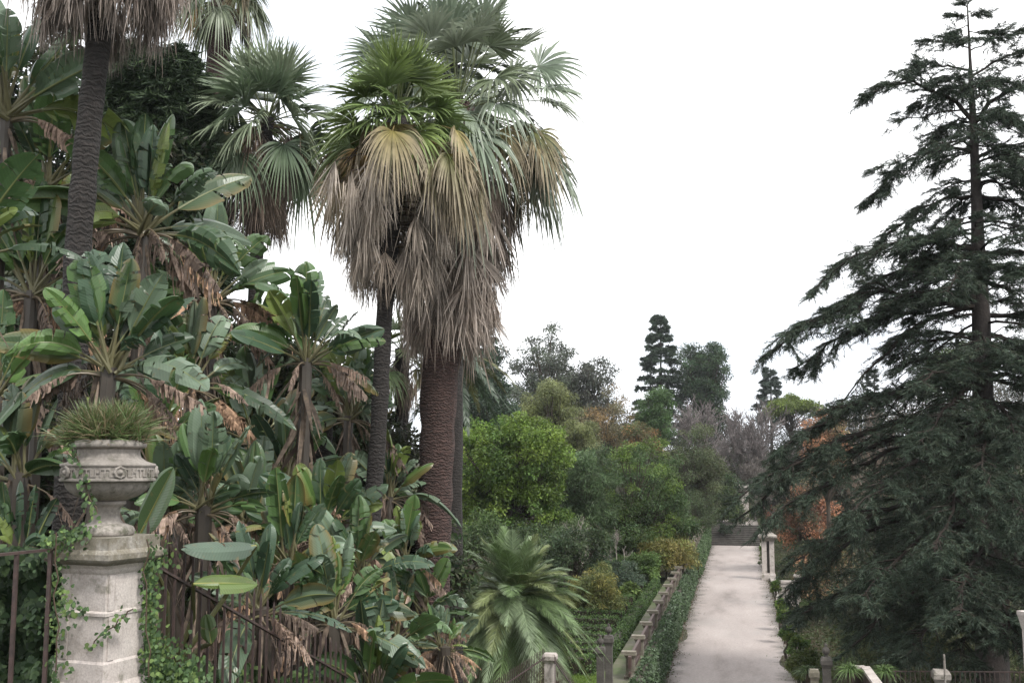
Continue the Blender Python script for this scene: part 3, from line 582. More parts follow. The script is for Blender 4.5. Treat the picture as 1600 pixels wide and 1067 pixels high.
def fanpalm(label, trunk, rad, R, pet, ng, nd_, skirt, seed, mat='pbark', greens=((.06, .10, .03),), spread_top=1.0, yel=6, sr=.6, deadcol=(.23, .185, .155), trunk_n=30, lowang=-.5, seg=34, droop=.35, yelx=.1, skirt_top=0, group='shaggy fan palms', skR=None, npet=0):
    r = np.random.default_rng(seed); trunk = np.asarray(trunk, float); top = trunk[-1]
    e = empty('fan_palm', trunk[0], label, 'palm tree', group)
    t = np.linspace(0, 1, trunk_n); pts = np.stack([np.interp(t, np.linspace(0, 1, len(trunk)), trunk[:, i]) for i in range(3)], 1)
    b_ = MB(); rr = np.interp(t, np.linspace(0, 1, len(rad)), rad) * (1 + .05 * np.sin(np.arange(trunk_n) * 2.4))
    tube(b_, pts, rr, 20, (.1, .1, .1), jitter=.025, r=r); tb = b_.build('trunk', M[mat], e, smooth=True)
    g_ = MB(); pe = MB(); greens = np.asarray(greens)
    for i in range(ng):
        az = i * 2.39996 + r.normal() * .25; f = (i + .5) / ng; el = 1.35 - f * (1.35 - lowang) + r.normal() * .1
        d = np.array([math.cos(az) * math.cos(el), math.sin(az) * math.cos(el), math.sin(el)])
        Lp = pet * r.uniform(.8, 1.15); pp = arcpts(top + d * .08 - [0, 0, f * .3], d, Lp, .22 * math.cos(el))
        tube(pe, pp, np.linspace(.022, .012, 6), 5, (.10, .12, .04), cap=False)
        ax = nrm(pp[-1] - pp[-2]); ax[2] -= .15 * (1 - el / 1.5)
        c = greens[r.integers(0, len(greens))]; c2 = c * .85 + np.array([.05, .045, .025]) * .5
        fan(g_, pp[-1], ax, R * r.uniform(.85, 1.1), r, seg, 1.75, max(.04, droop * (1 - el / 1.35) ) + .3 * max(0, -el + .2), c, c2, cup=.25)
    pe.build('petioles', M['frond'], e); g_.build('crown', M['frond'], e)
    s_ = MB()
    for i in range(yel):     # yellowing, half dead fans at the crown's lower edge
        az = i * 2.39996 * 1.3 + r.normal() * .4; el = r.uniform(-.55, .15)
        d = np.array([math.cos(az) * math.cos(el), math.sin(az) * math.cos(el), math.sin(el)])
        pp = arcpts(top - [0, 0, .25], d, pet * r.uniform(.7, 1.0 + yelx), .3)
        tube(s_, pp, np.linspace(.02, .012, 6), 5, (.16, .12, .05), cap=False)
        ax = nrm(pp[-1] - pp[-2] + [0, 0, -.35])
        fan(s_, pp[-1], ax, R * r.uniform(.75, .95), r, seg, 1.5, .8, [(.20, .17, .05), (.34, .21, .05), (.13, .15, .045), (.24, .19, .09)][i % 4], (.30, .25, .19), cup=.3)
    for i in range(nd_):
        f = r.random() ** .85; az = r.uniform(0, 2 * PI); h = skirt_top + f * skirt
        q = pts[-1] - np.array([0, 0, h]); 
        # follow the trunk
        zz = q[2]; q[0] = np.interp(zz, pts[:, 2], pts[:, 0]); q[1] = np.interp(zz, pts[:, 2], pts[:, 1])
        out = np.array([math.cos(az), math.sin(az), 0]); srr = sr * (1 - .45 * f) * r.uniform(.6, 1.12)
        P0 = q + out * rad[-1] * .9; hub = q + out * srr + [0, 0, -pet * .35 * r.uniform(.5, 1)]
        mid = (P0 + hub) / 2 + [0, 0, .12]
        tube(s_, [P0, mid, hub], [.02, .017, .012], 4, np.array([.12, .095, .075]), cap=False)
        ax = nrm(np.array([0, 0, -1.0]) + out * r.uniform(-.15, .3) + r.normal(size=3) * .16)
        side = nrm(np.cross(ax, out))
        dc = np.asarray(deadcol) * r.uniform(.45, 1.4) + np.array([.03, .012, 0]) * r.random()
        fan(s_, hub, ax, (skR or R) * r.uniform(.75, 1.2), r, 26, r.uniform(.3, .8), .12, dc * .8, dc * 1.15, pleat=.9, wf=.8, side=side)
        n = 26; Dw = nrm(np.array([0, 0, -1]) + r.normal(size=(n, 3)) * .14)
        blades(s_, hub + r.normal(size=(n, 3)) * .1 + [0, 0, -.35 * R], Dw, nrm(np.cross(Dw, rv(n, r))), R * r.uniform(.4, .95, n), .018, .1, 2, [1, .8, .2], dc * r.uniform(.7, 1.3, (n, 1)))
    for i in range(npet):    # bare old leaf stalks arching out below the crown
        az = i * 2 * PI / npet + r.normal() * .15; d = np.array([math.cos(az), math.sin(az), .35])
        tube(s_, arcpts(top - [0, 0, .35 + .1 * r.random()], d, pet * 1.25, 1.0, 8), np.linspace(.026, .012, 8), 5, (.05, .042, .036), cap=False)
    s_.build('dead_skirt', M['skirt'], e)
    return e
G_A = ((.15, .21, .06), (.12, .18, .055), (.17, .235, .065), (.10, .145, .05))
G_B = ((.19, .235, .17), (.155, .20, .14), (.23, .265, .20), (.135, .17, .10))
G_C = ((.12, .17, .10), (.10, .145, .085), (.16, .20, .125))
def tw(pts, D, zb=None):
    o = [W(x, y, D) for x, y in pts]
    if zb is None: o[0][2] = gzf(o[0]) - .1
    return o
fanpalm('shaggy fan palm with bright green top and slender dark trunk, front of the middle pair',
        tw([(572, 1100), (575, 870), (590, 700), (600, 500), (612, 330), (622, 185)], 22.5), [.22, .2, .17, .17, .2, .26], .95, .9, 40, 80, 2.0, 61, greens=G_A, yel=38, yelx=.95, sr=1.3, npet=16, skR=1.0, lowang=-.1, skirt_top=.85, deadcol=(.33, .29, .25))
fanpalm('large grey green fan palm with thick reddish trunk and long dead skirt',
        tw([(672, 1080), (674, 900), (680, 760), (686, 600), (700, 400), (715, 165)], 25.5), [.44, .42, .40, .42, .42, .42], 1.15, 2.1, 68, 130, 4.3, 62, mat='rbark', greens=G_B, yel=14, sr=1.5, lowang=-.75, droop=.5, skirt_top=.3, skR=1.35, deadcol=(.33, .285, .25))
fanpalm('narrow trunked fan palm with rounded pleated fans, left of the middle pair',
        tw([(392, 900), (393, 650), (396, 480), (405, 340), (418, 185)], 30), [.2, .19, .17, .18, .2], 1.3, 1.15, 44, 44, 2.3, 63, greens=G_C, yel=4, sr=.9, deadcol=(.19, .155, .13), lowang=-.6, seg=40)
fanpalm('tall dark trunk near top left with grey skirt cut by the frame top',
        tw([(105, 900), (112, 640), (122, 380), (138, 200), (156, 50), (172, -110)], 15), [.21, .19, .18, .17, .165, .17], .8, .8, 20, 70, .75, 64, greens=G_C, yel=0, sr=1.15, deadcol=(.29, .25, .225), skirt_top=.0, skR=.8, lowang=.1)
fanpalm('fan palm behind the dark bushy conifer with reddish trunk at the top edge',
        tw([(300, 900), (310, 500), (325, 200), (342, 90), (350, -20)], 34), [.33, .33, .33, .36, .36], 1.0, .95, 26, 12, .3, 65, mat='rbark', greens=((.12, .15, .09), (.10, .13, .07)), yel=6, sr=.7, lowang=-.8, droop=.6)
fanpalm('small fan palm glimpsed between the two middle trunks',
        tw([(628, 900), (628, 700), (628, 545)], 33), [.2, .2, .22], .8, .75, 18, 14, 1.0, 66, greens=((.07, .11, .04), (.10, .13, .04)), yel=4, sr=.5)

# ------------------------------------------------------------ feather palms
def frond(mb, st_, P, d, Lf, r, sagf=.5, nl=48, ll=.45, lw=.03, col=(.06, .10, .04), c2=None, ang=.9, vee=.35, hang=.2, width=None):
    pts = arcpts(P, d, Lf, sagf, 14); tube(st_, pts, np.linspace(.022, .005, 14), 5, np.asarray(col) * 1.3 + .02, cap=False)
    t = np.linspace(.14, .995, nl); x = t * 13; i0 = np.minimum(x.astype(int), 12); fr = (x - i0)[:, None]
    Q = pts[i0] * (1 - fr) + pts[i0 + 1] * fr; T_ = nrm(pts[i0 + 1] - pts[i0])
    sd = nrm(np.cross(T_, np.array([0, 0, 1.]) + 1e-3)); nn = np.cross(sd, T_)
    le = ll * np.sin(np.clip(t * 1.08, 0, 1) * PI) ** .45 * (1 - .45 * t)
    for s in (-1, 1):
        a = ang * (1 - .5 * t)[:, None]
        Dd = nrm(T_ * np.cos(a) + sd * s * np.sin(a) + nn * vee * np.sin(a) + r.normal(size=(nl, 3)) * .07)
        S = nrm(np.cross(Dd, nn) + r.normal(size=(nl, 3)) * .4)
        c = np.asarray(col) * r.uniform(.75, 1.3, (nl, 1))
        blades(mb, Q, Dd, S, le * r.uniform(.85, 1.1, nl), lw, hang, 3, [.6, 1, .7, .1], c, c if c2 is None else np.asarray(c2))
def featherpalm(name, label, trunk, rad, Lf, n, seed, col, ll=.45, lw=.03, elmin=-.7, elmax=1.35, sagf=.55, dead=8, nl=46, hang=.2, mat='pbark', vee=.35, colv=None):
    r = np.random.default_rng(seed); trunk = np.asarray(trunk); e = empty(name, trunk[0], label, 'palm tree'); top = trunk[-1]
    t = np.linspace(0, 1, 16); pts = np.stack([np.interp(t, np.linspace(0, 1, len(trunk)), trunk[:, i]) for i in range(3)], 1)
    b_ = MB(); tube(b_, pts, np.linspace(rad * 1.1, rad, 16), 16, jitter=.06, r=r); b_.build('trunk', M[mat], e, smooth=True)
    f_ = MB(); s_ = MB(); dd = MB()
    for i in range(n):
        az = i * 2.39996 + r.normal() * .2; el = elmax - (i + .5) / n * (elmax - elmin) + r.normal() * .1
        d = np.array([math.cos(az) * math.cos(el), math.sin(az) * math.cos(el), math.sin(el)])
        cv = np.asarray(colv[r.integers(0, len(colv))]) if colv is not None else np.asarray(col)
        frond(f_, s_, top, d, Lf * r.uniform(.85, 1.12), r, sagf * max(.25, math.cos(el)), nl, ll, lw, cv * r.uniform(.85, 1.15), hang=hang, vee=vee)
    for i in range(dead):
        az = r.uniform(0, 2 * PI); d = np.array([math.cos(az) * .6, math.sin(az) * .6, -.6])
        frond(dd, dd, top - [0, 0, .1], nrm(d), Lf * .9, r, .5, nl, ll * .8, lw, (.17, .125, .085), hang=.5)
    s_.build('leaf_stalks', M['frond'], e); f_.build('crown', M['frond'], e)
    if dead: dd.build('dead_fronds', M['skirt'], e)
    return e
featherpalm('feather_palm', 'grey green arching feather palm standing low beside the path fence',
            tw([(803, 1200), (803, 1040), (803, 934)], 33), .36, 2.6, 135, 71, (.10, .15, .085), .75, .018, -.95, 1.3, .62, 24, 120, .22, vee=.25, colv=((.20, .26, .15), (.155, .22, .10), (.12, .18, .07), (.18, .215, .09)))
featherpalm('date_palm', 'date palm whose dark fronds rise behind the top of the middle pair',
            tw([(706, 1000), (706, 500), (706, 105)], 31), .3, 3.0, 46, 72, (.06, .08, .045), .5, .045, -.35, 1.35, .42, 0, 60, .25)
featherpalm('date_palm', 'lower date palm with yellowing drooping fronds right of the thick trunk',
            tw([(708, 1000), (708, 700), (708, 555)], 40), .3, 2.9, 26, 73, (.05, .075, .04), .5, .05, -.6, 1.1, .7, 0, 54, .3, colv=((.05, .075, .045), (.045, .065, .04), (.10, .105, .045)))
featherpalm('feather_palm', 'feather palm in shade behind the giant leaves left of the slender trunk',
            tw([(505, 1000), (500, 800), (510, 560)], 27), .2, 2.0, 24, 74, (.06, .09, .03), .4, .03, -.8, 1.1, .7, 10, 50, .3)

# ------------------------------------------------------------ giant strelitzia
def bigleaf(mb, P, d, L, Wd, r, sag=.25, nf=None, fold=.35, tears=6, col=(.05, .085, .035), dead=False, n=22, rib=(.17, .19, .07), curl=0., edge=None):
    """paddle leaf: midrib from P along d, two torn half blades"""
    d = d / np.linalg.norm(d)
    t = np.linspace(0, 1, n + 1); pts = P + d * (L * t)[:, None]; pts[:, 2] -= sag * L * t ** 2
    T_ = nrm(np.gradient(pts, axis=0))
    side = perp(d) if nf is None else nrm(np.cross(T_[0], nf)); side = nrm(side)
    prof = (1 - (1 - np.clip(t / .3, 0, 1)) ** 2.2) ** .7 * (1 - np.clip((t - .42) / .58, 0, 1) ** 2.5) ** .75 * Wd * .5; prof = np.maximum(prof, .0); prof[0] = .02; prof[-1] = .012
    col = np.asarray(col)
    for s in (-1, 1):
        cuts = np.sort(r.choice(np.arange(2, n), size=min(tears, n - 3), replace=False)) if tears else []
        g_ = np.searchsorted(cuts, np.arange(n), side='right'); ng = len(cuts) + 1
        jd = r.normal(size=ng) * (.34 if not dead else .55); ja = r.normal(size=ng) * (.15 if not dead else .22)
        js = np.where(r.random(ng) < (.12 if not dead else .6), r.uniform(.45, .95, ng), 1)
        V = np.zeros((n, 2, 4, 3)); C = np.zeros((n, 2, 4, 3)); U = np.zeros((n, 2, 4, 2))
        for e_ in range(2):
            idx = np.arange(n) + e_; Pp = pts[idx]; Tt = T_[idx]; nn = nrm(np.cross(side * np.ones_like(Tt), Tt)); nn *= np.sign(nn[:, 2:] + 1e-6) if abs(d[2]) < .95 else 1
            sh = .35 + ja[g_]; w_ = prof[idx] * js[g_]
            fo = fold * 1. - jd[g_]
            outd = nrm(side * s + Tt * sh[:, None]) ; 
            for k_, wf in enumerate((0.0, .35, .72, 1.0)):
                up_ = fo * wf * (1 - (1.9 if dead else 1.15) * wf) * w_ * 1.4
                q = Pp + outd * (w_ * wf)[:, None] * (1 - (.35 * wf if dead else 0)) + nn * up_[:, None]
                q[:, 2] -= curl * w_ * wf ** 2 * (1 + jd[g_] * 2)
                V[:, e_, k_] = q; U[:, e_, k_] = np.stack([t[idx] - .12 * wf, np.full(n, wf)], 1)
                cc_ = col * (1 + .12 * (wf - .5)) if edge is None else col * (1 - wf ** 3) + np.asarray(edge) * wf ** 3
                C[:, e_, k_] = cc_ * np.clip(1 + (.25 if not dead else .55) * jd[g_], .35, 1.5)[:, None]
        b = (np.arange(n) * 8)[:, None] + np.arange(3)[None]
        mb.add(V, Q=np.stack([b, b + 1, b + 5, b + 4], -1).reshape(-1, 4), C=C, UV=U)
    rn = nrm(np.cross(side * np.ones_like(T_), T_))
    tube(mb, pts - rn * .003, np.linspace(.016, .003, n + 1) * (Wd / .4), 5, rib, cap=False)
SG = [(.048, .090, .034), (.062, .112, .038), (.034, .064, .028), (.072, .13, .036), (.085, .125, .075), (.12, .16, .04), (.040, .074, .040), (.11, .155, .10)]
DG = [(.28, .195, .15), (.20, .145, .115), (.34, .25, .20), (.14, .105, .085), (.36, .23, .15)]
def strel(label, px, py, D, Lpx, n, nd_, seed, az0=None, trunk=True, elmin=.25, skirt=14, pet=.42, lean=(0, 0, 0), elmax=1.5, dim=1.0, fan_=.9):
    r = np.random.default_rng(seed); c = W(px, py, D); b = c.copy(); b[2] = min(gzf(b) - .1, c[2] - .3); n = int(n * 1.6); nd_ = int(nd_ * 1.7); Lpx = Lpx * .88
    L = Lpx * pm(D); e = empty('giant_strelitzia', b, label, 'plant', 'giant strelitzia clumps behind the fence')
    lf = MB(); sk = MB(); de = MB(); az0 = r.uniform(0, PI) if az0 is None else az0
    for i in range(n):
        s = 1 if i % 2 else -1; f = (i + .5) / n; el = elmax - f ** 1.3 * (elmax - elmin) + r.normal() * .15
        az = az0 + (0 if s > 0 else PI) + r.normal() * fan_ * .8
        d = np.array([math.cos(az) * math.cos(el), math.sin(az) * math.cos(el), math.sin(el)]) + np.asarray(lean) * .5; d /= np.linalg.norm(d)
        lp = L * pet * r.uniform(.8, 1.2); P0 = c + [r.normal() * .05, r.normal() * .05, -.1 * f]
        pp = arcpts(P0, d, lp, .10 * math.cos(el), 7); tube(sk, pp, np.linspace(.032, .014, 7) * (L / 1.2), 6, (.13, .12, .06), cap=False)
        dl = nrm(pp[-1] - pp[-2]); l = L * r.uniform(.5, 1.12); col = np.asarray(SG[r.integers(0, len(SG))]) * r.uniform(.85, 1.2) * dim
        # keep blades turned roughly to the sky with a random roll
        out = np.array([math.cos(az), math.sin(az), 0]); nf = nrm(UPZ * .55 - FH * .55 - out * .25 * math.sin(el) + r.normal(size=3) * .55)
        bigleaf(lf, pp[-1], dl, l, l * r.uniform(.34, .47), r, (r.uniform(.08, .45) if r.random() < .75 else r.uniform(.6, 1.0)) * math.cos(el) + .03, nf, r.uniform(.3, 1.1), int(r.integers(1, 13)), col, edge=(.16, .12, .04) if r.random() < .15 else None)
    for i in range(nd_):
        az = r.uniform(0, 2 * PI) if r.random() < .3 else az0 + PI * r.integers(0, 2) + r.normal() * .5; el = r.uniform(-.05, .6)
        d = np.array([math.cos(az) * math.cos(el), math.sin(az) * math.cos(el), math.sin(el)])
        pp = arcpts(c - [0, 0, .12], d, L * pet * r.uniform(.8, 1.1), .35, 7); tube(sk, pp, np.linspace(.025, .012, 7) * (L / 1.2), 5, (.14, .11, .07), cap=False)
        dl = nrm(pp[-1] - pp[-2]); l = L * r.uniform(.42, .8)
        bigleaf(de, pp[-1], dl, l, l * r.uniform(.22, .32), r, r.uniform(.2, .6), None, .3, int(r.integers(22, 38)), np.asarray(DG[r.integers(0, 5)]) * r.uniform(.7, 1.15), True, n=56, curl=r.uniform(1.1, 1.9), rib=(.2, .15, .09))
    if trunk:
        h = c[2] - b[2]; tube(sk, [b, b + (c - b) * .5 + r.normal(size=3) * .06, c], [.13, .11, .10], 9, (.055, .045, .035), jitter=.1, r=r)
        m_ = skirt * 3                                         # withered stalks and shreds hanging on the stem
        hh = r.random(m_) * min(h, 1.8) + .05; a = r.uniform(0, 2 * PI, m_); o = np.stack([np.cos(a), np.sin(a), np.zeros(m_)], 1)
        P_ = c - np.stack([np.zeros(m_), np.zeros(m_), hh], 1) + o * .1; Dd = nrm(o * r.uniform(.15, .6, (m_, 1)) + [0, 0, -1] + r.normal(size=(m_, 3)) * .15)
        blades(de, P_, Dd, nrm(np.cross(Dd, rv(m_, r))), r.uniform(.3, .95, m_), r.uniform(.03, .10, m_), .1, 4, [.6, 1, .8, .6, .2], np.array([.17, .13, .10]) * r.uniform(.4, 1.4, (m_, 1)))
    sk.build('stalks', M['frond'], e); lf.build('leaves', M['leaf'], e)
    if nd_ or trunk: de.build('dead_leaves', M['dead'], e)
    return e
ST = [('clump of small leaves over the middle of the sloping fence, behind the others', 385, 815, 18, 110, 12, 6, 27), ('clump deep in the thicket under the one with dead stalks', 450, 745, 20, 105, 12, 7, 28),
      ('clump low between fence end and thick trunk', 560, 900, 17, 100, 13, 7, 29), ('clump right behind the urn foot in shade', 255, 800, 15, 105, 12, 6, 30), ('clump left of the big spreading one, crossing the dark trunk behind', 120, 430, 19, 130, 13, 8, 31),
      ('clump with tall upright green leaves right above the stone urn', 170, 575, 12.5, 165, 17, 6, 1),
      ('big clump with leaves spreading right of the tall dark trunk', 225, 360, 17, 175, 18, 8, 2),
      ('clump with broad dark leaves in the top left corner', 10, 180, 16.5, 190, 13, 3, 3),
      ('clump at the left edge with a large pale leaf pointing up right', -70, 400, 10.5, 190, 12, 3, 4),
      ('clump with yellowing leaf tips left of the tall trunk base', 50, 455, 16.5, 150, 14, 6, 5),
      ('clump of upright leaves below the sky gap, over brown dead stalks', 478, 560, 19, 115, 14, 4, 6),
      ('clump of narrow upright leaves left of the slender palm trunk', 545, 650, 24.5, 105, 12, 3, 7),
      ('clump with broad leaves halfway up, left of the slender palm trunk', 505, 835, 17.5, 120, 14, 4, 8),
      ('clump hanging brown leaves right of the urn plant', 300, 600, 18, 140, 14, 8, 9),
      ('clump with blue green leaves right of the urn', 320, 790, 14.5, 130, 14, 5, 10),
      ('clump just behind the iron bars with brown curled leaves', 405, 950, 12.5, 125, 14, 6, 11),
      ('tall narrow leaved clump in the middle of the fence view', 520, 965, 14.5, 115, 15, 7, 12),
      ('lowest clump at the bottom, right end of the fence', 585, 1085, 14.5, 110, 15, 7, 13),
      ('clump in front of the thick red trunk with a row of brown leaves', 632, 875, 19, 78, 13, 9, 14),
      ('clump beside the thick trunk base with brown tips at right', 662, 955, 19, 76, 13, 10, 15),
      ('small clump on a dark shaggy stem left of the feather palm', 695, 1010, 18, 62, 10, 6, 16),
      ('clump in deep shade left of the urn', 30, 740, 12.5, 120, 12, 4, 17),
      ('clump in shade at the left edge above the railing', -10, 620, 14, 140, 12, 5, 18),
      ('clump behind the slender trunk at mid height', 608, 775, 24.5, 88, 11, 5, 19),
      ('clump left of the sky gap with brown leaves arching right', 330, 470, 21, 140, 14, 9, 20),
      ('clump in the shade behind the clump over dead stalks', 400, 690, 22, 130, 12, 6, 21),
      ('clump behind the tall dark trunk near the conifer', 75, 290, 18, 150, 12, 8, 22),
      ('clump low behind the bars between two brown curled ones', 455, 880, 15, 120, 14, 6, 23),
      ('clump at left behind the railing top', 20, 880, 12, 100, 9, 3, 24),
      ('clump with fallen brown leaves under the urn plant level', 250, 690, 16, 130, 12, 6, 25),
      ('clump in the gap between slender and thick trunks near the bottom', 615, 1000, 17, 88, 13, 8, 26)]
for (lb, px, py, D, Lp, n, ndd, sd_) in ST:
    strel('giant strelitzia ' + lb, px, py, D, Lp, n, ndd, 100 + sd_, az0=psi + (.0 if sd_ % 3 else .5), dim=1.0)
# three big single leaves close to the fence
e = empty('giant_strelitzia', W(262, 1040, 10.3), 'giant strelitzia with three large smooth leaves leaning over the bars beside the pedestal', 'plant', 'giant strelitzia clumps behind the fence')
lf = MB(); sk = MB(); r = np.random.default_rng(5)
for (bx, by, tx, ty_, D0, D1, wd, sag, tears, c, nfv) in [(218, 838, 272, 728, 10.3, 10.1, .50, .03, 0, (.065, .115, .04), (-.5, -1, .55)), (400, 852, 283, 858, 10.8, 10.2, .36, -.06, 2, (.085, .125, .085), (.0, -.9, 1.0)), (302, 912, 402, 912, 10.2, 10.5, .27, .06, 1, (.10, .15, .035), (0, -.9, .9)),
    (330, 1005, 322, 960, 10.6, 10.6, .17, 0, 1, (.07, .11, .035), (.2, -1, .2)), (20, 1060, 40, 980, 10.4, 10.3, .2, .1, 1, (.11, .13, .04), (.6, -1, .3))]:
    P = W(bx, by, D0); Q = W(tx, ty_, D1); v = Q - P; l = np.linalg.norm(v); Q2 = v / l; Q2[2] += sag
    bigleaf(lf, P, Q2, l, wd, r, sag, nrm(np.array(nfv)), .5, tears, c, rib=(.28, .27, .09))
    root = W(262, 1060, 10.8) if bx > 100 else W(60, 1075, 10.6); sk = MB(); tube(sk, [root, (root + P) / 2 + [.0, .25, .1], P], [.03, .025, .018], 6, (.12, .12, .05), cap=False); sk.build('stalk', M['frond'], e)
lf.build('leaves', M['leaf'], e)

# dense dark trees closing the thicket behind
DKC = [(.024, .036, .018), (.032, .046, .020), (.028, .032, .018)]
for k_, (lb, px, py, rx, ry, D) in enumerate([
        ('dark leafy tree deep behind the left edge of the thicket', 10, 330, 120, 330, 27), ('dark leafy tree behind the big spreading clump', 215, 330, 110, 115, 29), ('dark leafy tree behind the urn and its plant', 190, 620, 200, 150, 26),
        ('dark leafy tree low behind the fence bars', 330, 860, 170, 160, 24), ('dark leafy tree behind the slender palm trunk', 540, 720, 95, 110, 33), ('dark leafy tree behind the base of the thick trunk', 610, 900, 90, 150, 27), ('dark leafy tree below the sky gap', 420, 640, 105, 120, 31),
        ('dark leafy tree left of the urn behind the flat railing', 50, 800, 110, 110, 21), ('dark leafy tree directly behind the pedestal and the first bars', 215, 930, 110, 100, 20)]):
    tree('thicket_tree', lb, 'tree', px, py, rx, ry, D, DKC, 150, 200, .2, .09, 300 + k_, .55, .16, low=-1, shell=.3, depth=.8)

# ------------------------------------------------------------ urn, pedestal, fence
DP = 9.5; k = pm(DP); pc = W(165, 836, DP); zt = pc[2]; RZ = psi + math.radians(20.5 + 48)
pz = zt - 1.45
ped = empty('pedestal', (pc[0], pc[1], pz), 'pale square stone pedestal with dark mossy cap at the head of the iron fence', 'pedestal')
b_ = MB(); hw = .235
sq_lathe(b_, (pc[0], pc[1], pz), [(hw + .075, 0), (hw + .075, .19), (hw + .06, .215), (hw + .045, .24), (hw + .03, .26), (hw + .03, .42), (hw + .012, .44), (hw + .012, .80), (hw + .022, .805), (hw + .022, .83), (hw, .845), (hw, 1.14), (hw + .015, 1.16), (hw + .03, 1.19), (hw + .06, 1.22)], RZ)
b_.build('shaft', M['limestone'], ped)
# slim raised strips on each face, and a sunk block line
for q in range(4):
    a = RZ + q * PI / 2; d_ = np.array([math.cos(a), math.sin(a), 0]); s_ = np.array([-math.sin(a), math.cos(a), 0]); o = -.17
    b_ = MB(); box(b_, np.array([pc[0], pc[1], pz + .445]) + d_ * (hw + .012) + s_ * o, (.022, .075, .355), a); b_.build('raised_strip', M['limestone'], ped)
    b_ = MB(); box(b_, np.array([pc[0], pc[1], pz + .846]) + d_ * hw + s_ * o, (.022, .075, .29), a); b_.build('raised_strip', M['limestone'], ped)
b_ = MB(); sq_lathe(b_, (pc[0], pc[1], pz), [(hw + .062, 1.222), (hw + .10, 1.25), (hw + .115, 1.27), (hw + .115, 1.315), (hw + .10, 1.335), (hw + .085, 1.35), (hw + .085, 1.45)], RZ)
b_.build('cap', M['capstone'], ped)
urn = empty('stone_urn', (pc[0], pc[1], zt), 'weathered carved stone urn standing on the pedestal, holding the spiky plant', 'urn')
U_ = (pc[0], pc[1], zt)
def mod_f(z, a): return 1 + .035 * np.abs(np.sin(a * 8)) * (z > .012) * (z < .085)
b_ = MB(); lathe(b_, U_, [(.001, .002), (.225, .002), (.232, .012), (.235, .04), (.215, .075), (.175, .095), (.14, .105), (.12, .13), (.108, .17), (.11, .215), (.125, .245), (.145, .258), (.158, .268), (.158, .288), (.13, .298)], 96, mod=mod_f)
b_.build('foot', M['stone'], urn, smooth=True)
def mod_b(z, a): return 1 + .055 * (np.clip(np.abs(np.sin(a * 10)) - .15, 0, 1) ** .4 - .5) * (z < .44)
b_ = MB(); lathe(b_, U_, [(.10, .299), (.16, .30), (.24, .33), (.30, .37), (.335, .41), (.352, .45), (.36, .455)], 120, mod=mod_b)
b_.build('gadrooned_bowl', M['stone'], urn, smooth=True)
b_ = MB(); lathe(b_, U_, [(.34, .456), (.388, .46), (.395, .468), (.395, .485), (.380, .49), (.380, .585), (.392, .59), (.395, .60), (.39, .612), (.36, .618), (.31, .635), (.27, .665), (.258, .70), (.258, .735)], 120)
# greek key relief of little blocks, and rosettes
n = 64
for i in range(n):
    a = 2 * PI * i / n; R_ = .382
    c0 = np.array([U_[0] + R_ * math.cos(a), U_[1] + R_ * math.sin(a), zt])
    ph = i % 4
    box(b_, c0 + [0, 0, .50], (.016, .010, .072), a)
    if ph in (0, 1): box(b_, np.array([U_[0] + R_ * math.cos(a + PI / n), U_[1] + R_ * math.sin(a + PI / n), zt + .559]), (.0155, .031, .012), a + PI / n)
    elif ph == 2: box(b_, np.array([U_[0] + R_ * math.cos(a + PI / n), U_[1] + R_ * math.sin(a + PI / n), zt + .50]), (.0155, .031, .012), a + PI / n)
    else: box(b_, np.array([U_[0] + R_ * math.cos(a + PI / n), U_[1] + R_ * math.sin(a + PI / n), zt + .532]), (.0155, .02, .012), a + PI / n)
fz = b_.build('frieze', M['stone'], urn)
for i in range(5):
    a = psi - PI / 2 + math.radians(-38) + i * 2 * PI / 5 + (0 if i else 0); cdir = np.array([math.cos(a), math.sin(a), 0]); sdr = np.array([-math.sin(a), math.cos(a), 0])
    c0 = np.array(U_) + cdir * .385 + [0, 0, .538]; V = []; F_ = []
    rings = [(.052, 0), (.052, .016), (.042, .026), (.034, .014), (.024, .014), (.018, .032), (.001, .036)]
    m_ = 24
    for (rr, h) in rings:
        for q in range(m_):
            t = 2 * PI * q / m_; w_ = 1 + (.08 * math.cos(8 * t) if rr > .03 else 0); V.append(c0 + cdir * h + (sdr * math.cos(t) + UPZ * math.sin(t)) * rr * w_)
    for q in range(len(rings) - 1):
        for z_ in range(m_): F_.append([q * m_ + z_, q * m_ + (z_ + 1) % m_, (q + 1) * m_ + (z_ + 1) % m_, (q + 1) * m_ + z_])
    b_ = MB(); b_.add(V, Q=F_); b_.build('rosette', M['stone'], fz, origin=U_, smooth=True)
b_ = MB(); lathe(b_, U_, [(.255, .736), (.275, .745), (.302, .75), (.310, .76), (.310, .785), (.295, .795), (.285, .80), (.275, .812), (.262, .815), (.25, .80), (.24, .76), (.001, .75)], 96)
b_.build('rim', M['stone'], urn, smooth=True)
# spiky plant
r = np.random.default_rng(8); g_ = MB()
cen = np.array(U_) + [0, 0, .78]
for (cx, cy, cz, rr, n) in [(-.12, 0, .02, .42, 750), (.08, .05, .05, .40, 750), (-.02, -.1, .0, .36, 600), (.17, -.05, 0, .3, 350), (-.26, -.03, -.02, .28, 350)]:
    d = rv(n, r); d[:, 2] = np.abs(d[:, 2]) * 1.9 + .25; d = nrm(d)
    P = cen + np.array([RT[0] * cx, RT[1] * cx, cz]) + FH * cy + d * .04 + r.normal(size=(n, 3)) * [.05, .05, .02]
    cg = np.where(r.random((n, 1)) < .3, [[.20, .16, .10]], [[.085, .135, .05]]) * r.uniform(.6, 1.3, (n, 1))
    blades(g_, P, d, nrm(np.cross(d, rv(n, r))), rr * 1.02 * r.uniform(.65, 1.15, n), .012, .26, 4, [.8, 1, .8, .5, .08], cg, cg * .8 + np.array([.05, .045, .018]))
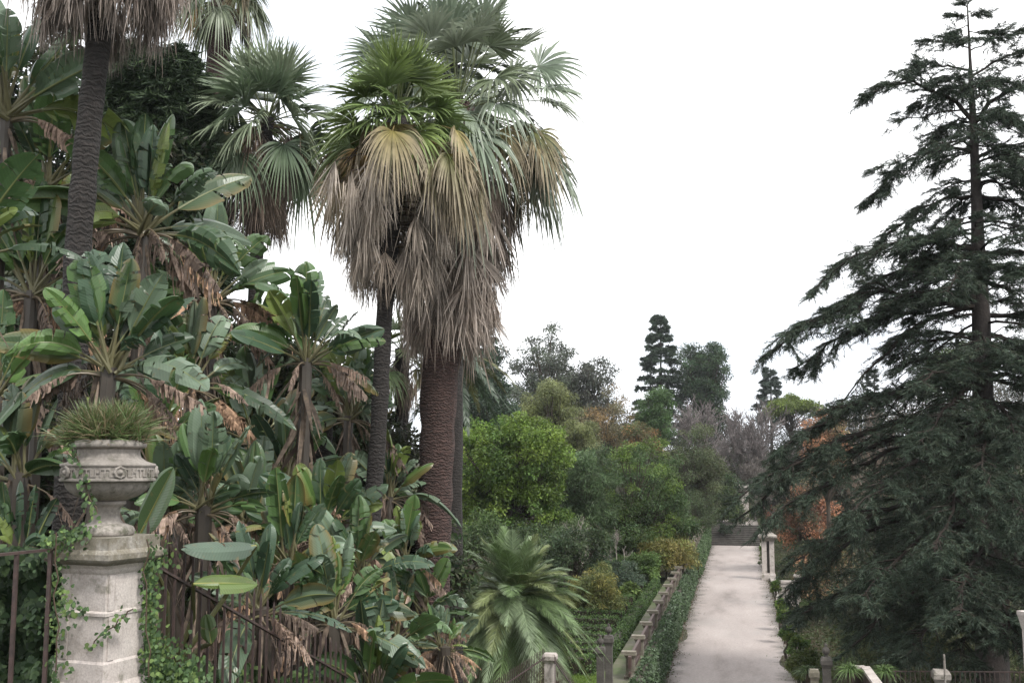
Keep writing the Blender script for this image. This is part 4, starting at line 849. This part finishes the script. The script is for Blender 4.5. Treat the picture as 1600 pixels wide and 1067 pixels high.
tag(g_.build('spiky_plant', M['frond'], origin=cen), 'dense tuft of thin spiky green and straw leaves growing in the urn', 'plant')

# fences
def bar_at(mb, p, h, w_=.018, tip=True):
    box(mb, p, (w_, w_, h), psi)
    if tip: box(mb, (p[0], p[1], p[2] + h), (w_ * 1.0, w_ * 1.0, .06), psi, top=.1)
def fence(label, A, B, spacing, hbar, rails, wb=.018, group=None, over=0., base_drop=0):
    """A, B: rail end points (world, top rail); bars hang hbar below and rise `over` above"""
    e = empty('iron_fence', (A[0], A[1], A[2] - hbar), label, 'fence', group); v = B - A; n = max(2, int(np.linalg.norm(v) / spacing))
    rot = math.atan2(v[1], v[0])
    for dz in rails:
        m_ = MB(); s = nrm(np.cross(v, UPZ)); u = nrm(np.cross(s, v)); P = []
        for q in (A, B):
            for (a_, b2) in ((-.02, -.011), (.02, -.011), (.02, .011), (-.02, .011)): P.append(q - [0, 0, dz] + s * a_ + u * b2)
        m_.add(P, Q=[[0, 1, 5, 4], [1, 2, 6, 5], [2, 3, 7, 6], [3, 0, 4, 7], [0, 3, 2, 1], [4, 5, 6, 7]]); m_.build('rail', M['iron'], e)
    m_ = MB(); bar_at(m_, np.array([0., 0, 0]), hbar + over, wb, over > 0); me = m_.build('bar', M['iron'], e, origin=(0, 0, 0))
    loc = np.array(e.location)
    for i in range(n):
        o = me if i == 0 else me.copy()
        if i: COL.objects.link(o); o.parent = e
        p = A + v * (i + .5) / n - [0, 0, hbar]; o.location = [float(x) for x in (p - loc)]
    return e
fa = W(-60, 872, 8.4); fb = W(104, 856, 9.35)
fence('dark iron railing running left from the pedestal, bars under one flat rail', fa, fb, .285, 1.5, [0, 1.4], .03)
fa = W(222, 872, 9.75); fb = W(585, 1082, 15.2)
fence('rusty iron fence of spiked bars sloping down right from the pedestal', fa, fb, .168, .95, [0, .85], .022, over=.30)

# corner pillar, small fence beyond, gate posts
D2 = 29.5
def pier(name, label, cat, p, w_, h, mat='limestone', ball=False, group=None, rz=0):
    e = empty(name, p, label, cat, group); b_ = MB(); q = w_ / 2
    sq_lathe(b_, p, [(q * 1.18, 0), (q * 1.18, h * .1), (q, h * .13), (q, h * .86)], rz); b_.build('shaft', M[mat], e)
    b_ = MB(); sq_lathe(b_, p, [(q * 1.02, h * .861), (q * 1.2, h * .89), (q * 1.38, h * .91), (q * 1.38, h * .965), (q * 1.1, h)], rz); cp = b_.build('cap', M[mat], e)
    if ball:
        b_ = MB(); lathe(b_, (p[0], p[1], p[2] + h), [(q * .5, 0), (q * .42, q * .3), (q * .3, q * .5), (q * .75, q * .9), (q * .95, q * 1.5), (q * .75, q * 2.1), (q * .35, q * 2.4), (q * .3, q * 2.7), (q * .42, q * 3.0), (.001, q * 3.4)], 20, mod=lambda z, a: 1 + .1 * np.sin(a * 5))
        b_.build('finial', M[mat], cp, origin=p, smooth=True)
    return e
pp_ = W(859, 1020, D2); zp = pp_[2]
pier('pillar', 'white stone corner pillar between two dark fences right of the feather palm', 'pillar', (pp_[0], pp_[1], zp - 1.75), .27, 1.75)
fence('dark iron fence running from the left up to the white corner pillar', W(770, 1082, 25.5), W(851, 1027, 29.3), .13, 1.5, [0, 1.3], .02, over=.22)
fence('dark iron fence sloping away to the right of the white corner pillar', W(866, 1032, 29.3), W(905, 1085, 26.5), .13, 1.5, [0, 1.3], .02, over=.12)
for (x, yt, D, hh, lb) in [(938, 1010, 34, 1.9, 'left'), (951, 992, 34.6, 2.2, 'right')]:
    q = W(x, yt, D); pier('gate_post', f'weathered gate post with bulbous finial, the {"shorter left" if lb == "left" else "taller right"} of the near pair', 'gate post', (q[0], q[1], q[2] - hh), .22, hh, 'darkstone', True, 'gate posts at the near end of the walk')
# balustrade along the raised walk
bal = empty('balustrade', (-3.44, 34, 1.56), 'low stone balustrade of short posts and brown rail between walk and ivy hedge', 'balustrade')
ypos = np.concatenate([np.arange(35.5, 76, 3.35), np.arange(84, 114, 3.35)])
first = None
for i, yy in enumerate(ypos):
    if first is None:
        b_ = MB(); p = (0, 0, 0); sq_lathe(b_, p, [(.20, 0), (.20, .08), (.16, .1), (.135, .2), (.135, .62), (.16, .68), (.19, .71), (.19, .75)]); box(b_, (-.05, 0, .751), (.46, .28, .08))
        first = b_.build('post', M['capstone'], bal, origin=(0, 0, 0)); o = first
    else: o = first.copy(); COL.objects.link(o); o.parent = bal
    o.location = (.0, yy - 34, .0)
m, nt, p, N, L = newmat('brown_rail'); p.inputs['Roughness'].default_value = .7
nz = noise(nt, 4, 5, objco(nt)); L.new(ramp(nt, nz.outputs['Fac'], [(.3, (.035, .02, .016)), (.7, (.085, .052, .042))]).outputs[0], p.inputs['Base Color']); M['rail'] = m
b_ = MB()
for a_, c_ in ((35, 76), (83.5, 114)):
    box(b_, (-3.43, (a_ + c_) / 2, 1.93), (.09, c_ - a_, .36)); box(b_, (-3.43, (a_ + c_) / 2, 1.69), (.06, c_ - a_, .1))
b_.build('rail', M['rail'], bal)
b_ = MB(); box(b_, (-3.32, 75, 1.2), (.28, 83, .40)); tag(b_.build('kerb', M['walk']), kind='structure')

# hedges
def hedge(name, label, x0, x1, y0, y1, z0, z1, seed, cols, dens=60, ll=.08, lw=.06, group=None, wob=.06, cat='hedge'):
    r = np.random.default_rng(seed); c = ((x0 + x1) / 2, (y0 + y1) / 2, z0); e = empty(name, c, label, cat, group)
    b_ = MB(); box(b_, c, (x1 - x0 - .1, y1 - y0 - .1, z1 - z0 - .06), col=(.02, .03, .015)); b_.build('core', M['soil'], e)
    dx, dy, dz = x1 - x0, y1 - y0, z1 - z0; P = []
    for (ar, f) in ((dx * dy, 't'), (dy * dz, 'x0'), (dy * dz, 'x1'), (dx * dz, 'y0'), (dx * dz, 'y1')):
        n = int(ar * dens); u, v = r.random(n), r.random(n); k = r.normal(size=n) * .03
        if f == 't': q = np.stack([x0 + u * dx, y0 + v * dy, z1 + k], 1)
        elif f[0] == 'x': q = np.stack([np.full(n, x0 if f == 'x0' else x1) + k, y0 + u * dy, z0 + v * dz], 1)
        else: q = np.stack([x0 + u * dx, np.full(n, y0 if f == 'y0' else y1) + k, z0 + v * dz], 1)
        P.append(q)
    P = np.concatenate(P); w_ = wob * (np.sin(P[:, 1] * 2.1 + seed) + np.sin(P[:, 1] * .73) + np.sin(P[:, 0] * 3 + P[:, 2] * 4 + P[:, 1] * 1.3))
    P[:, 2] += w_ * (P[:, 2] > z0 + dz * .6); P[:, 0] += w_ * .6
    cols = np.asarray(cols); cl = cols[r.integers(0, len(cols), len(P))] * r.uniform(.6, 1.4, (len(P), 1))
    l = MB(); leaves(l, P, ll * r.uniform(.6, 1.3, len(P)), lw * r.uniform(.7, 1.2, len(P)), cl, .3, r); l.build('leaves', M['foliage'], e); return e
hedge('ivy_hedge', 'long ivy covered wall along the left edge of the pale path, near stretch', -3.22, -2.95, 27, 79, 0, 1.82, 1, [(.075, .12, .055), (.12, .165, .10), (.05, .08, .038)], 170, .11, .085, wob=.05)
hedge('ivy_hedge', 'ivy covered wall beside the path, far stretch ending at the steps', -3.15, -2.86, 83, 117.5, 0, 1.9, 2, [(.08, .13, .055), (.11, .155, .075), (.05, .085, .035)], 110, .14, .10, wob=.05)
for i, yy in enumerate([36.6, 38.4, 40.0, 41.8, 43.6, 46, 48.4, 51, 54, 57, 60.5]):
    hedge('box_hedge', f'clipped low box hedge across the parterre, {["first and nearest", "second", "third", "fourth", "fifth", "sixth", "seventh", "eighth", "ninth", "tenth", "farthest"][i]} row counted from the gate posts', -8.6 - i * .12, -4.82 - .03 * i, yy, yy + .6, 1.35, 1.95, 20 + i, [(.07, .12, .035), (.09, .145, .04), (.05, .09, .03)], 340, .08, .06, group='clipped parterre hedges', wob=.02)
hedge('box_hedge', 'clipped box hedge running lengthwise beside the raised walk, closing the parterre rows', -4.78, -4.4, 38, 63, 1.35, 1.9, 55, [(.06, .105, .032), (.08, .13, .038), (.045, .08, .028)], 260, .08, .06, group='clipped parterre hedges', wob=.03)
m, nt, p, N, L = newmat('lawn'); co = objco(nt); a = noise(nt, 2, 5, co); b = noise(nt, 60, 4, co)
c = ramp(nt, a.outputs['Fac'], [(.35, (.08, .125, .022)), (.65, (.115, .165, .03))]).outputs[0]; c = mixc(nt, .6, c, ramp(nt, b.outputs['Fac'], [(.3, .6), (.7, 1.4)]).outputs[0], 'MULTIPLY'); L.new(c, p.inputs['Base Color']); p.inputs['Roughness'].default_value = 1; L.new(bump(nt, b.outputs['Fac'], .03), p.inputs['Normal']); M['lawn'] = m
sheet('lawn', -10.5, -4.27, 24, 37.5, 1.37, m)
r = np.random.default_rng(3); g_ = MB(); n = 30000; P = np.stack([r.uniform(-9, -4.47, n), r.uniform(30, 37, n), np.full(n, 1.37)], 1); d = nrm(np.array([0, 0, 1.]) + r.normal(size=(n, 3)) * .35)
blades(g_, P, d, nrm(np.cross(d, rv(n, r))), r.uniform(.04, .11, n), .012, .1, 2, [1, .7, .1], np.array([.10, .155, .03]) * r.uniform(.7, 1.4, (n, 1))); tag(g_.build('grass', M['foliage']), 'short light green lawn grass beside the gate posts', 'grass', kind='stuff')

# shrubs in the garden and along the path
r = np.random.default_rng(31); g_ = MB(); n = 90000; xx = r.uniform(2.9, 30, n); yy = 28 + 95 * r.random(n) ** 1.3; hh = np.abs(r.normal(size=n)) * (.12 + .12 * np.sin(xx * 1.3) * np.sin(yy * .8) + .1)
P = np.stack([xx, yy, gz(xx, yy) + hh], 1); leaves(g_, P, .16 * r.uniform(.6, 1.3, n), .07, np.array([[.04, .055, .022], [.06, .055, .03], [.05, .07, .025]])[r.integers(0, 3, n)] * r.uniform(.6, 1.4, (n, 1)), .4, r)
tag(g_.build('undergrowth', M['foliage']), 'low brownish green undergrowth covering the ground beneath the cedar', 'undergrowth', kind='stuff')
def shrub(label, px, py, rx, ry, D, cols, seed, ncl=45, nl=110, ll=.12, lw=.05, name='shrub', group=None):
    return tree(name, label, 'shrub', px, py, rx, ry, D, cols, ncl, nl, ll, lw, seed, rx * pm(D) * .32, .06, low=-.5, group=group)
YE = [(.17, .145, .045), (.13, .125, .04), (.10, .115, .035)]
shrub('yellow shrub at the bend of the walk, nearer to the camera of two', 1040, 868, 38, 20, 67, YE, 81, 110, 110, .2, .06)
shrub('yellow green shrub behind the nearer yellow one', 1030, 846, 36, 16, 71, [(.12, .115, .035), (.09, .105, .032)], 82, 50, 100, .2, .07)
shrub('olive shrub with drooping twigs beside the parterre hedges', 932, 930, 36, 36, 50, [(.13, .145, .05), (.10, .12, .045), (.17, .16, .05)], 83, 80, 120, .15, .04)
shrub('blue grey shrub below the tangled leafless one', 972, 905, 24, 22, 58, [(.06, .085, .06), (.05, .07, .045)], 84, 50, 110, .15, .05)
shrub('fresh green shrub left of the yellow shrubs', 1000, 885, 26, 20, 64, [(.08, .125, .035), (.06, .10, .03)], 85, 60, 110, .15, .05)
shrub('dark green shrub under the dense tree', 1020, 865, 24, 18, 72, [(.045, .075, .028)], 86, 50, 110, .17, .06)
shrub('dark low shrub behind the feather palm', 900, 870, 40, 40, 52, [(.035, .055, .025), (.045, .065, .03)], 87, 60, 120, .17, .06)
shrub('dark shrub at the foot of the round tree', 830, 860, 60, 30, 56, [(.035, .055, .022), (.05, .075, .028)], 88, 60, 120, .17, .07)
shrub('clipped dark ball on the far steps', 1133, 827, 9, 7, 117.5, [(.03, .045, .025)], 89, 26, 80, .14, .06)
for i, (px, py, rx, ry, D, c_, lb) in enumerate([(960, 855, 50, 34, 76, (.04, .055, .025), 'dark undergrowth shrub in the shade under the mid green dense tree'), (1060, 815, 26, 26, 100, (.045, .06, .028), 'dark shrub between the dense tree and the far ivy wall'), (880, 850, 36, 34, 60, (.05, .07, .03), 'shrub under the feathery blue green tree'),
        (740, 850, 50, 34, 56, (.045, .07, .025), 'shrub between the round tree and the thick trunk base'), (1085, 800, 30, 34, 108, (.04, .055, .025), 'dark shrub just left of the far steps'), (985, 925, 12, 12, 56, (.07, .10, .03), 'small green shrub among the parterre rows near the walk'), (955, 900, 22, 18, 62, (.045, .07, .028), 'dark shrub at the far end of the parterre rows'), (1008, 896, 16, 12, 70, (.08, .12, .03), 'light green low plant before the yellow shrubs')]):
    shrub(lb, px, py, rx, ry, D, [c_, tuple(np.array(c_) * 1.4)], 180 + i, 70, 120, .17, .065)
RG = [(.08, .13, .03), (.11, .15, .035), (.055, .09, .025)]
for i, (px, py, rx, ry, D, lb) in enumerate([(1193, 868, 7, 24, 92, 'upright green shrub between the far path edge and the pier'), (1212, 918, 7, 10, 66, 'small green shrub just this side of the stone pier'), (1222, 945, 9, 9, 56, 'green shrub between the two farthest stone blocks'),
        (1226, 962, 10, 9, 52, 'green shrub behind the middle stone block'), (1233, 990, 11, 11, 47, 'green shrub between the near stone blocks'), (1248, 1012, 14, 14, 42, 'dark green shrub before the right gate post')]):
    shrub(lb, px, py, rx, ry, D, RG, 90 + i, 30, 90, .11, .045)

# right side of the path: pier, blocks, planters, iron fence
qz = GP(1201, 905, 0.0)
e = empty('stone_pier', qz, 'tall pale stone pier with a dark slot and carved top beside the path', 'pier')
for sx_ in (-.27, .27):
    b_ = MB(); box(b_, (qz[0] + sx_, qz[1], .5), (.34, .75, 2.3)); b_.build('pilaster', M['limestone'], e)
b_ = MB(); box(b_, (qz[0], qz[1] + .1, .5), (.3, .4, 2.3)); b_.build('slot_back', M['darkstone'], e)
b_ = MB(); sq_lathe(b_, (qz[0], qz[1], 0), [(.50, 0), (.50, .38), (.46, .42), (.46, .499)]); b_.build('base', M['limestone'], e)
b_ = MB(); sq_lathe(b_, (qz[0], qz[1], 2.801), [(.47, 0), (.5, .1), (.62, .2), (.66, .28), (.66, .38), (.5, .46), (.34, .6), (.26, .78), (.3, .84), (.12, .95)]); b_.build('cap', M['stone'], e)
for i, (D, lb) in enumerate([(40, 'nearest low stone block at the right edge of the path'), (45.5, 'second low stone block from the camera at the right path edge'), (51, 'third low stone block from the camera at the right path edge'), (57, 'fourth low stone block from the camera, right path edge'), (64, 'farthest low stone block before the pier')]):
    x_ = 2.42; e = empty('stone_block', (x_, D, 0), lb, 'stone block', 'low stone blocks along the right path edge')
    b_ = MB(); sq_lathe(b_, (x_, D, 0), [(.24, 0), (.24, .1), (.19, .13), (.19, .52)]); b_.build('body', M['stone'], e)
    b_ = MB(); sq_lathe(b_, (x_, D, .521), [(.21, 0), (.27, .04), (.27, .12), (.2, .15)]); b_.build('cap', M['limestone'], e)
b_ = MB(); box(b_, (2.3, 74, 0), (.22, 92, .2)); tag(b_.build('kerb', M['stone']), kind='structure')
q = W(1245, 897, 68); pier('pillar', 'small pale pillar below the orange leaves right of the pier', 'pillar', (q[0], q[1], 0), .3, q[2], 'stone')
q = W(1232, 908, 66); b_ = MB(); box(b_, (q[0], q[1], q[2] - .1), (1.2, .4, .14)); box(b_, (q[0], q[1], 0), (1.1, .3, q[2] - .1)); tag(b_.build('stone_wall', M['limestone'], origin=q), 'short low stone wall with pale coping right of the pier', 'wall')
q = W(1291, 1026, 33.5); pier('gate_post', 'dark weathered gate post with bulbous finial on the right side of the path', 'gate post', (q[0], q[1], q[2] - 2.3), .24, 2.3, 'darkstone', True)
q = W(1272, 1045, 33); pier('pillar', 'short grey stone pillar left of the right hand gate post', 'pillar', (q[0], q[1], 0), .22, q[2], 'capstone')
# stair wall with sloping coping
A = W(1332, 1040, 33); B = W(1352, 1040, 33); C_ = W(1385, 1085, 29.5)
e = empty('stair_wall', (A[0], A[1], A[2] - 2.2), 'stone stair wall with a pale coping that slopes down towards the viewer', 'wall')
for (p0, p1, wd_) in ((A, B, .3), (B, C_, .26)):
    for (nm, h0, h1, mt, ww) in (('wall', -2.2, -.09, 'rail', .8), ('coping', -.088, 0, 'limestone', 1.0)):
        v = nrm((p1 - p0) * [1, 1, 0]); s = np.array([-v[1], v[0], 0]) * wd_ * ww / 2; P = []
        for q in (p0, p1):
            for (a_, z_) in ((-1, h0), (1, h0), (1, h1), (-1, h1)): P.append(q + s * a_ + [0, 0, z_])
        b_ = MB(); b_.add(P, Q=[[0, 1, 5, 4], [1, 2, 6, 5], [2, 3, 7, 6], [3, 0, 4, 7], [0, 3, 2, 1], [4, 5, 6, 7]]); b_.build(nm, M[mt], e)
fence('dark iron fence along the bottom right corner', W(1395, 1048, 32), W(1690, 1050, 32), .14, 2.2, [0, .9], .02)
q = W(1470, 1046, 31.6); pier('pillar', 'squat pale stone pillar in the iron fence at bottom right', 'pillar', (q[0], q[1], 0), .34, q[2], 'stone')
b_ = MB(); q = W(1475, 1022, 31.0); tube(b_, [q - [0, 0, 3], q], [.03, .03], 8); tag(b_.build('metal_pole', M['stone'], origin=q - [0, 0, 3]), 'thin grey metal pole before the squat pale pillar', 'pole')
# corner of a pale coping at the right edge
q = W(1617, 955, 15); b_ = MB(); hz = q[2] - gzf(q); sq_lathe(b_, (q[0], q[1], gzf(q)), [(.3, 0), (.3, hz - 2.4), (.22, hz - 2.3), (.12, hz - 2.2), (.12, hz - .25), (.15, hz - .08), (.16, hz - .05), (.16, hz)], psi + .3)
tag(b_.build('stone_post', M['limestone'], origin=(q[0], q[1], gzf(q))), 'pale stone post top just entering the right edge of the picture', 'post')
# spiky pot plants
for i, (px, py, D, lb) in enumerate([(1328, 1050, 32.5, 'tuft of long arching green blades left of the stair wall'), (1384, 1052, 32.5, 'tuft of long arching green blades right of the stair wall'), (1262, 1052, 35, 'dark arching tuft left of the short grey pillar')]):
    r = np.random.default_rng(400 + i); c0 = W(px, py, D); b = c0.copy(); b[2] = gzf(b); e = empty('spiky_plant', b, lb, 'plant'); g_ = MB(); n = 260; d = rv(n, r); d[:, 2] = np.abs(d[:, 2]) + .5; d = nrm(d)
    cg = np.array([.10, .16, .05] if i < 2 else [.05, .08, .025]) * r.uniform(.6, 1.3, (n, 1)); blades(g_, c0, d, nrm(np.cross(d, rv(n, r))), r.uniform(.4, .95, n), .025, .75, 5, [.6, 1, 1, .8, .5, .1], cg); g_.build('leaves', M['frond'], e)
    b_ = MB(); tube(b_, [b, c0], [.1, .07], 8, (.07, .055, .04)); b_.build('stem', M['twig'], e)
shrub('low dark shrub at the bottom right of the path beside the gate post', 1258, 1042, 26, 24, 37, [(.06, .085, .025), (.08, .10, .03)], 97, 50, 110, .12, .04)
shrub('brownish low undergrowth shrub under the cedar, left part', 1400, 1015, 70, 32, 41, [(.06, .075, .03), (.09, .09, .04), (.045, .06, .025)], 98, 90, 130, .14, .05)
shrub('brownish low undergrowth shrub under the cedar, right part', 1520, 1020, 80, 34, 43, [(.05, .065, .03), (.07, .08, .035)], 99, 90, 130, .14, .05)

# far house fragments above the steps
e = empty('far_building', W(1140, 740, 200), 'small pale building glimpsed through the leafless trees above the steps', 'building')
q = W(1141, 724, 200); b_ = MB(); box(b_, (q[0], q[1], q[2]), (2.6, 3, 1.1)); b_.build('wall', M['limestone'], e); b_ = MB(); box(b_, (q[0], q[1], q[2] + 1.101), (3, 3.4, .2), top=.8); b_.build('roof', M['stone'], e)
q = W(1162, 757, 127); pier('gate_pier', 'white topped stone pier behind the far steps', 'pier', (q[0], q[1], 1.88), 1.0, q[2] - 1.88, 'limestone')

# weeds and litter along the path borders
r = np.random.default_rng(77); g_ = MB(); n = 9000; side_ = r.random(n) < .5; yy = 30 + 86 * r.random(n) ** 1.4
clm = np.sin(yy * 2.3) + np.sin(yy * .9 + 1) + np.sin(yy * 5.1)
xx = np.where(side_, 2.15 - r.exponential(.10 + .05 * np.clip(clm, 0, 3), n), -2.92 + r.exponential(.10 + .05 * np.clip(clm, 0, 3), n))
P = np.stack([xx, yy, np.full(n, .012) + r.random(n) * .05], 1)
leaves(g_, P, .07 * r.uniform(.5, 1.4, n), .035, np.array([[.06, .09, .03], [.12, .09, .05], [.09, .07, .045]])[r.integers(0, 3, n)] * r.uniform(.6, 1.4, (n, 1)), .2, r)
tag(g_.build('weeds', M['foliage']), 'weeds and fallen leaves scattered along both borders of the pale path', 'weeds', kind='stuff')
# ------------------------------------------------------------ ivy
def ivy_leaves(mb, P, N_, r, s=.055, cols=((.055, .10, .035),)):
    n = len(P); D_ = nrm(rv(n, r) * .8 + [0, 0, -.7]); D_ = nrm(D_ - N_ * (np.sum(D_ * N_, 1, keepdims=True)) * .8 + N_ * .15)
    S = nrm(np.cross(D_, N_) + r.normal(size=(n, 3)) * .25); cols = np.asarray(cols)
    c = cols[r.integers(0, len(cols), n)] * r.uniform(.65, 1.4, (n, 1)); sz = s * r.uniform(.5, 1.3, n)
    blades(mb, P, D_, S, sz, sz * .95, .1, 4, [.35, 1, .8, .55, .05], c)
IV = ((.06, .105, .04), (.085, .14, .05), (.045, .08, .033), (.13, .19, .06))
r = np.random.default_rng(12)
iv = MB(); P = []
back = np.array([-FH[0], -FH[1], 0])
for (x0, y0, x1, y1, n, sp, Dd) in [(230, 850, 236, 1067, 800, 8, 9.6), (235, 1010, 300, 1085, 1000, 20, 9.8), (70, 850, 140, 830, 300, 8, 9.25), (108, 690, 150, 810, 90, 6, 9.12), (95, 850, 85, 1060, 330, 11, 9.3), (140, 1010, 205, 955, 50, 5, 9.12), (112, 940, 135, 955, 30, 6, 9.15), (225, 840, 262, 880, 130, 10, 9.75)]:
    t = r.random(n); X_ = x0 + (x1 - x0) * t + r.normal(size=n) * sp; Y_ = y0 + (y1 - y0) * t + r.normal(size=n) * sp
    P += [W(a, b, Dd + r.uniform(-.12, .12)) for a, b in zip(X_, Y_)]
P = np.array(P); ivy_leaves(iv, P, np.broadcast_to(nrm(back + [0, 0, .3]), P.shape) + r.normal(size=P.shape) * .25, r, .038, IV)
for (a, b) in [((115, 700), (150, 800)), ((230, 840), (232, 1060)), ((210, 950), (140, 1010)), ((90, 830), (88, 1050))]:
    t = np.linspace(0, 1, 10); pts = [W(a[0] + (b[0] - a[0]) * q + r.normal() * 3, a[1] + (b[1] - a[1]) * q + r.normal() * 3, 9.15) for q in t]; tube(iv, pts, .006, 5, (.10, .07, .05))
tag(iv.build('climbing_ivy', M['foliage'], origin=pc), 'light green ivy climbing over the pedestal, its urn and the fence beside it', 'ivy')
iv = MB(); P = []
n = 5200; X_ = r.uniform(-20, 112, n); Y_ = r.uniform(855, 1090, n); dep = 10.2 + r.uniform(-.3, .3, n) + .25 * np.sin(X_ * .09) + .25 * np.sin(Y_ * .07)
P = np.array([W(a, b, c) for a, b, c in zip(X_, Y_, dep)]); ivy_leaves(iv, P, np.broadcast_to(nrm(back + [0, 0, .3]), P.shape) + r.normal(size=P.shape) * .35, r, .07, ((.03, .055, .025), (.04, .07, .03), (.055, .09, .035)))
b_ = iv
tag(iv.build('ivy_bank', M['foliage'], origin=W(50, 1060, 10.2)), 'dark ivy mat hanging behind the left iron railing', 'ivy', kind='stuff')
iv = MB(); n = 3600; t = r.random(n); X_ = 250 + 330 * t; Y_ = 1035 + 30 * t + 12 * np.sin(t * 25) + r.exponential(22, n); Dd = 10.4 + 5.0 * t + r.uniform(-.3, .5, n)
P = np.array([W(a, b, c) for a, b, c in zip(X_, Y_, Dd)]); ivy_leaves(iv, P, np.broadcast_to(nrm(back + [0, 0, .6]), P.shape) + r.normal(size=P.shape) * .4, r, .065, IV)
tag(iv.build('ground_cover', M['foliage'], origin=P.mean(0)), 'small bright leaves of ground cover growing through the foot of the sloping fence', 'ground cover', kind='stuff')

# ------------------------------------------------------------ thin damp air
b_ = MB(); box(b_, (20, 150, -2), (620, 560, 45)); m = bpy.data.materials.new('haze'); m.use_nodes = True; N = m.node_tree.nodes; N.remove(N['Principled BSDF'])
v = N.new('ShaderNodeVolumePrincipled'); v.inputs['Density'].default_value = .00016; v.inputs['Color'].default_value = (.9, .93, .97, 1); m.node_tree.links.new(v.outputs[0], N['Material Output'].inputs['Volume'])
tag(b_.build('haze', m), 'thin pale haze in the air between the viewer and the far trees', 'haze', kind='stuff')
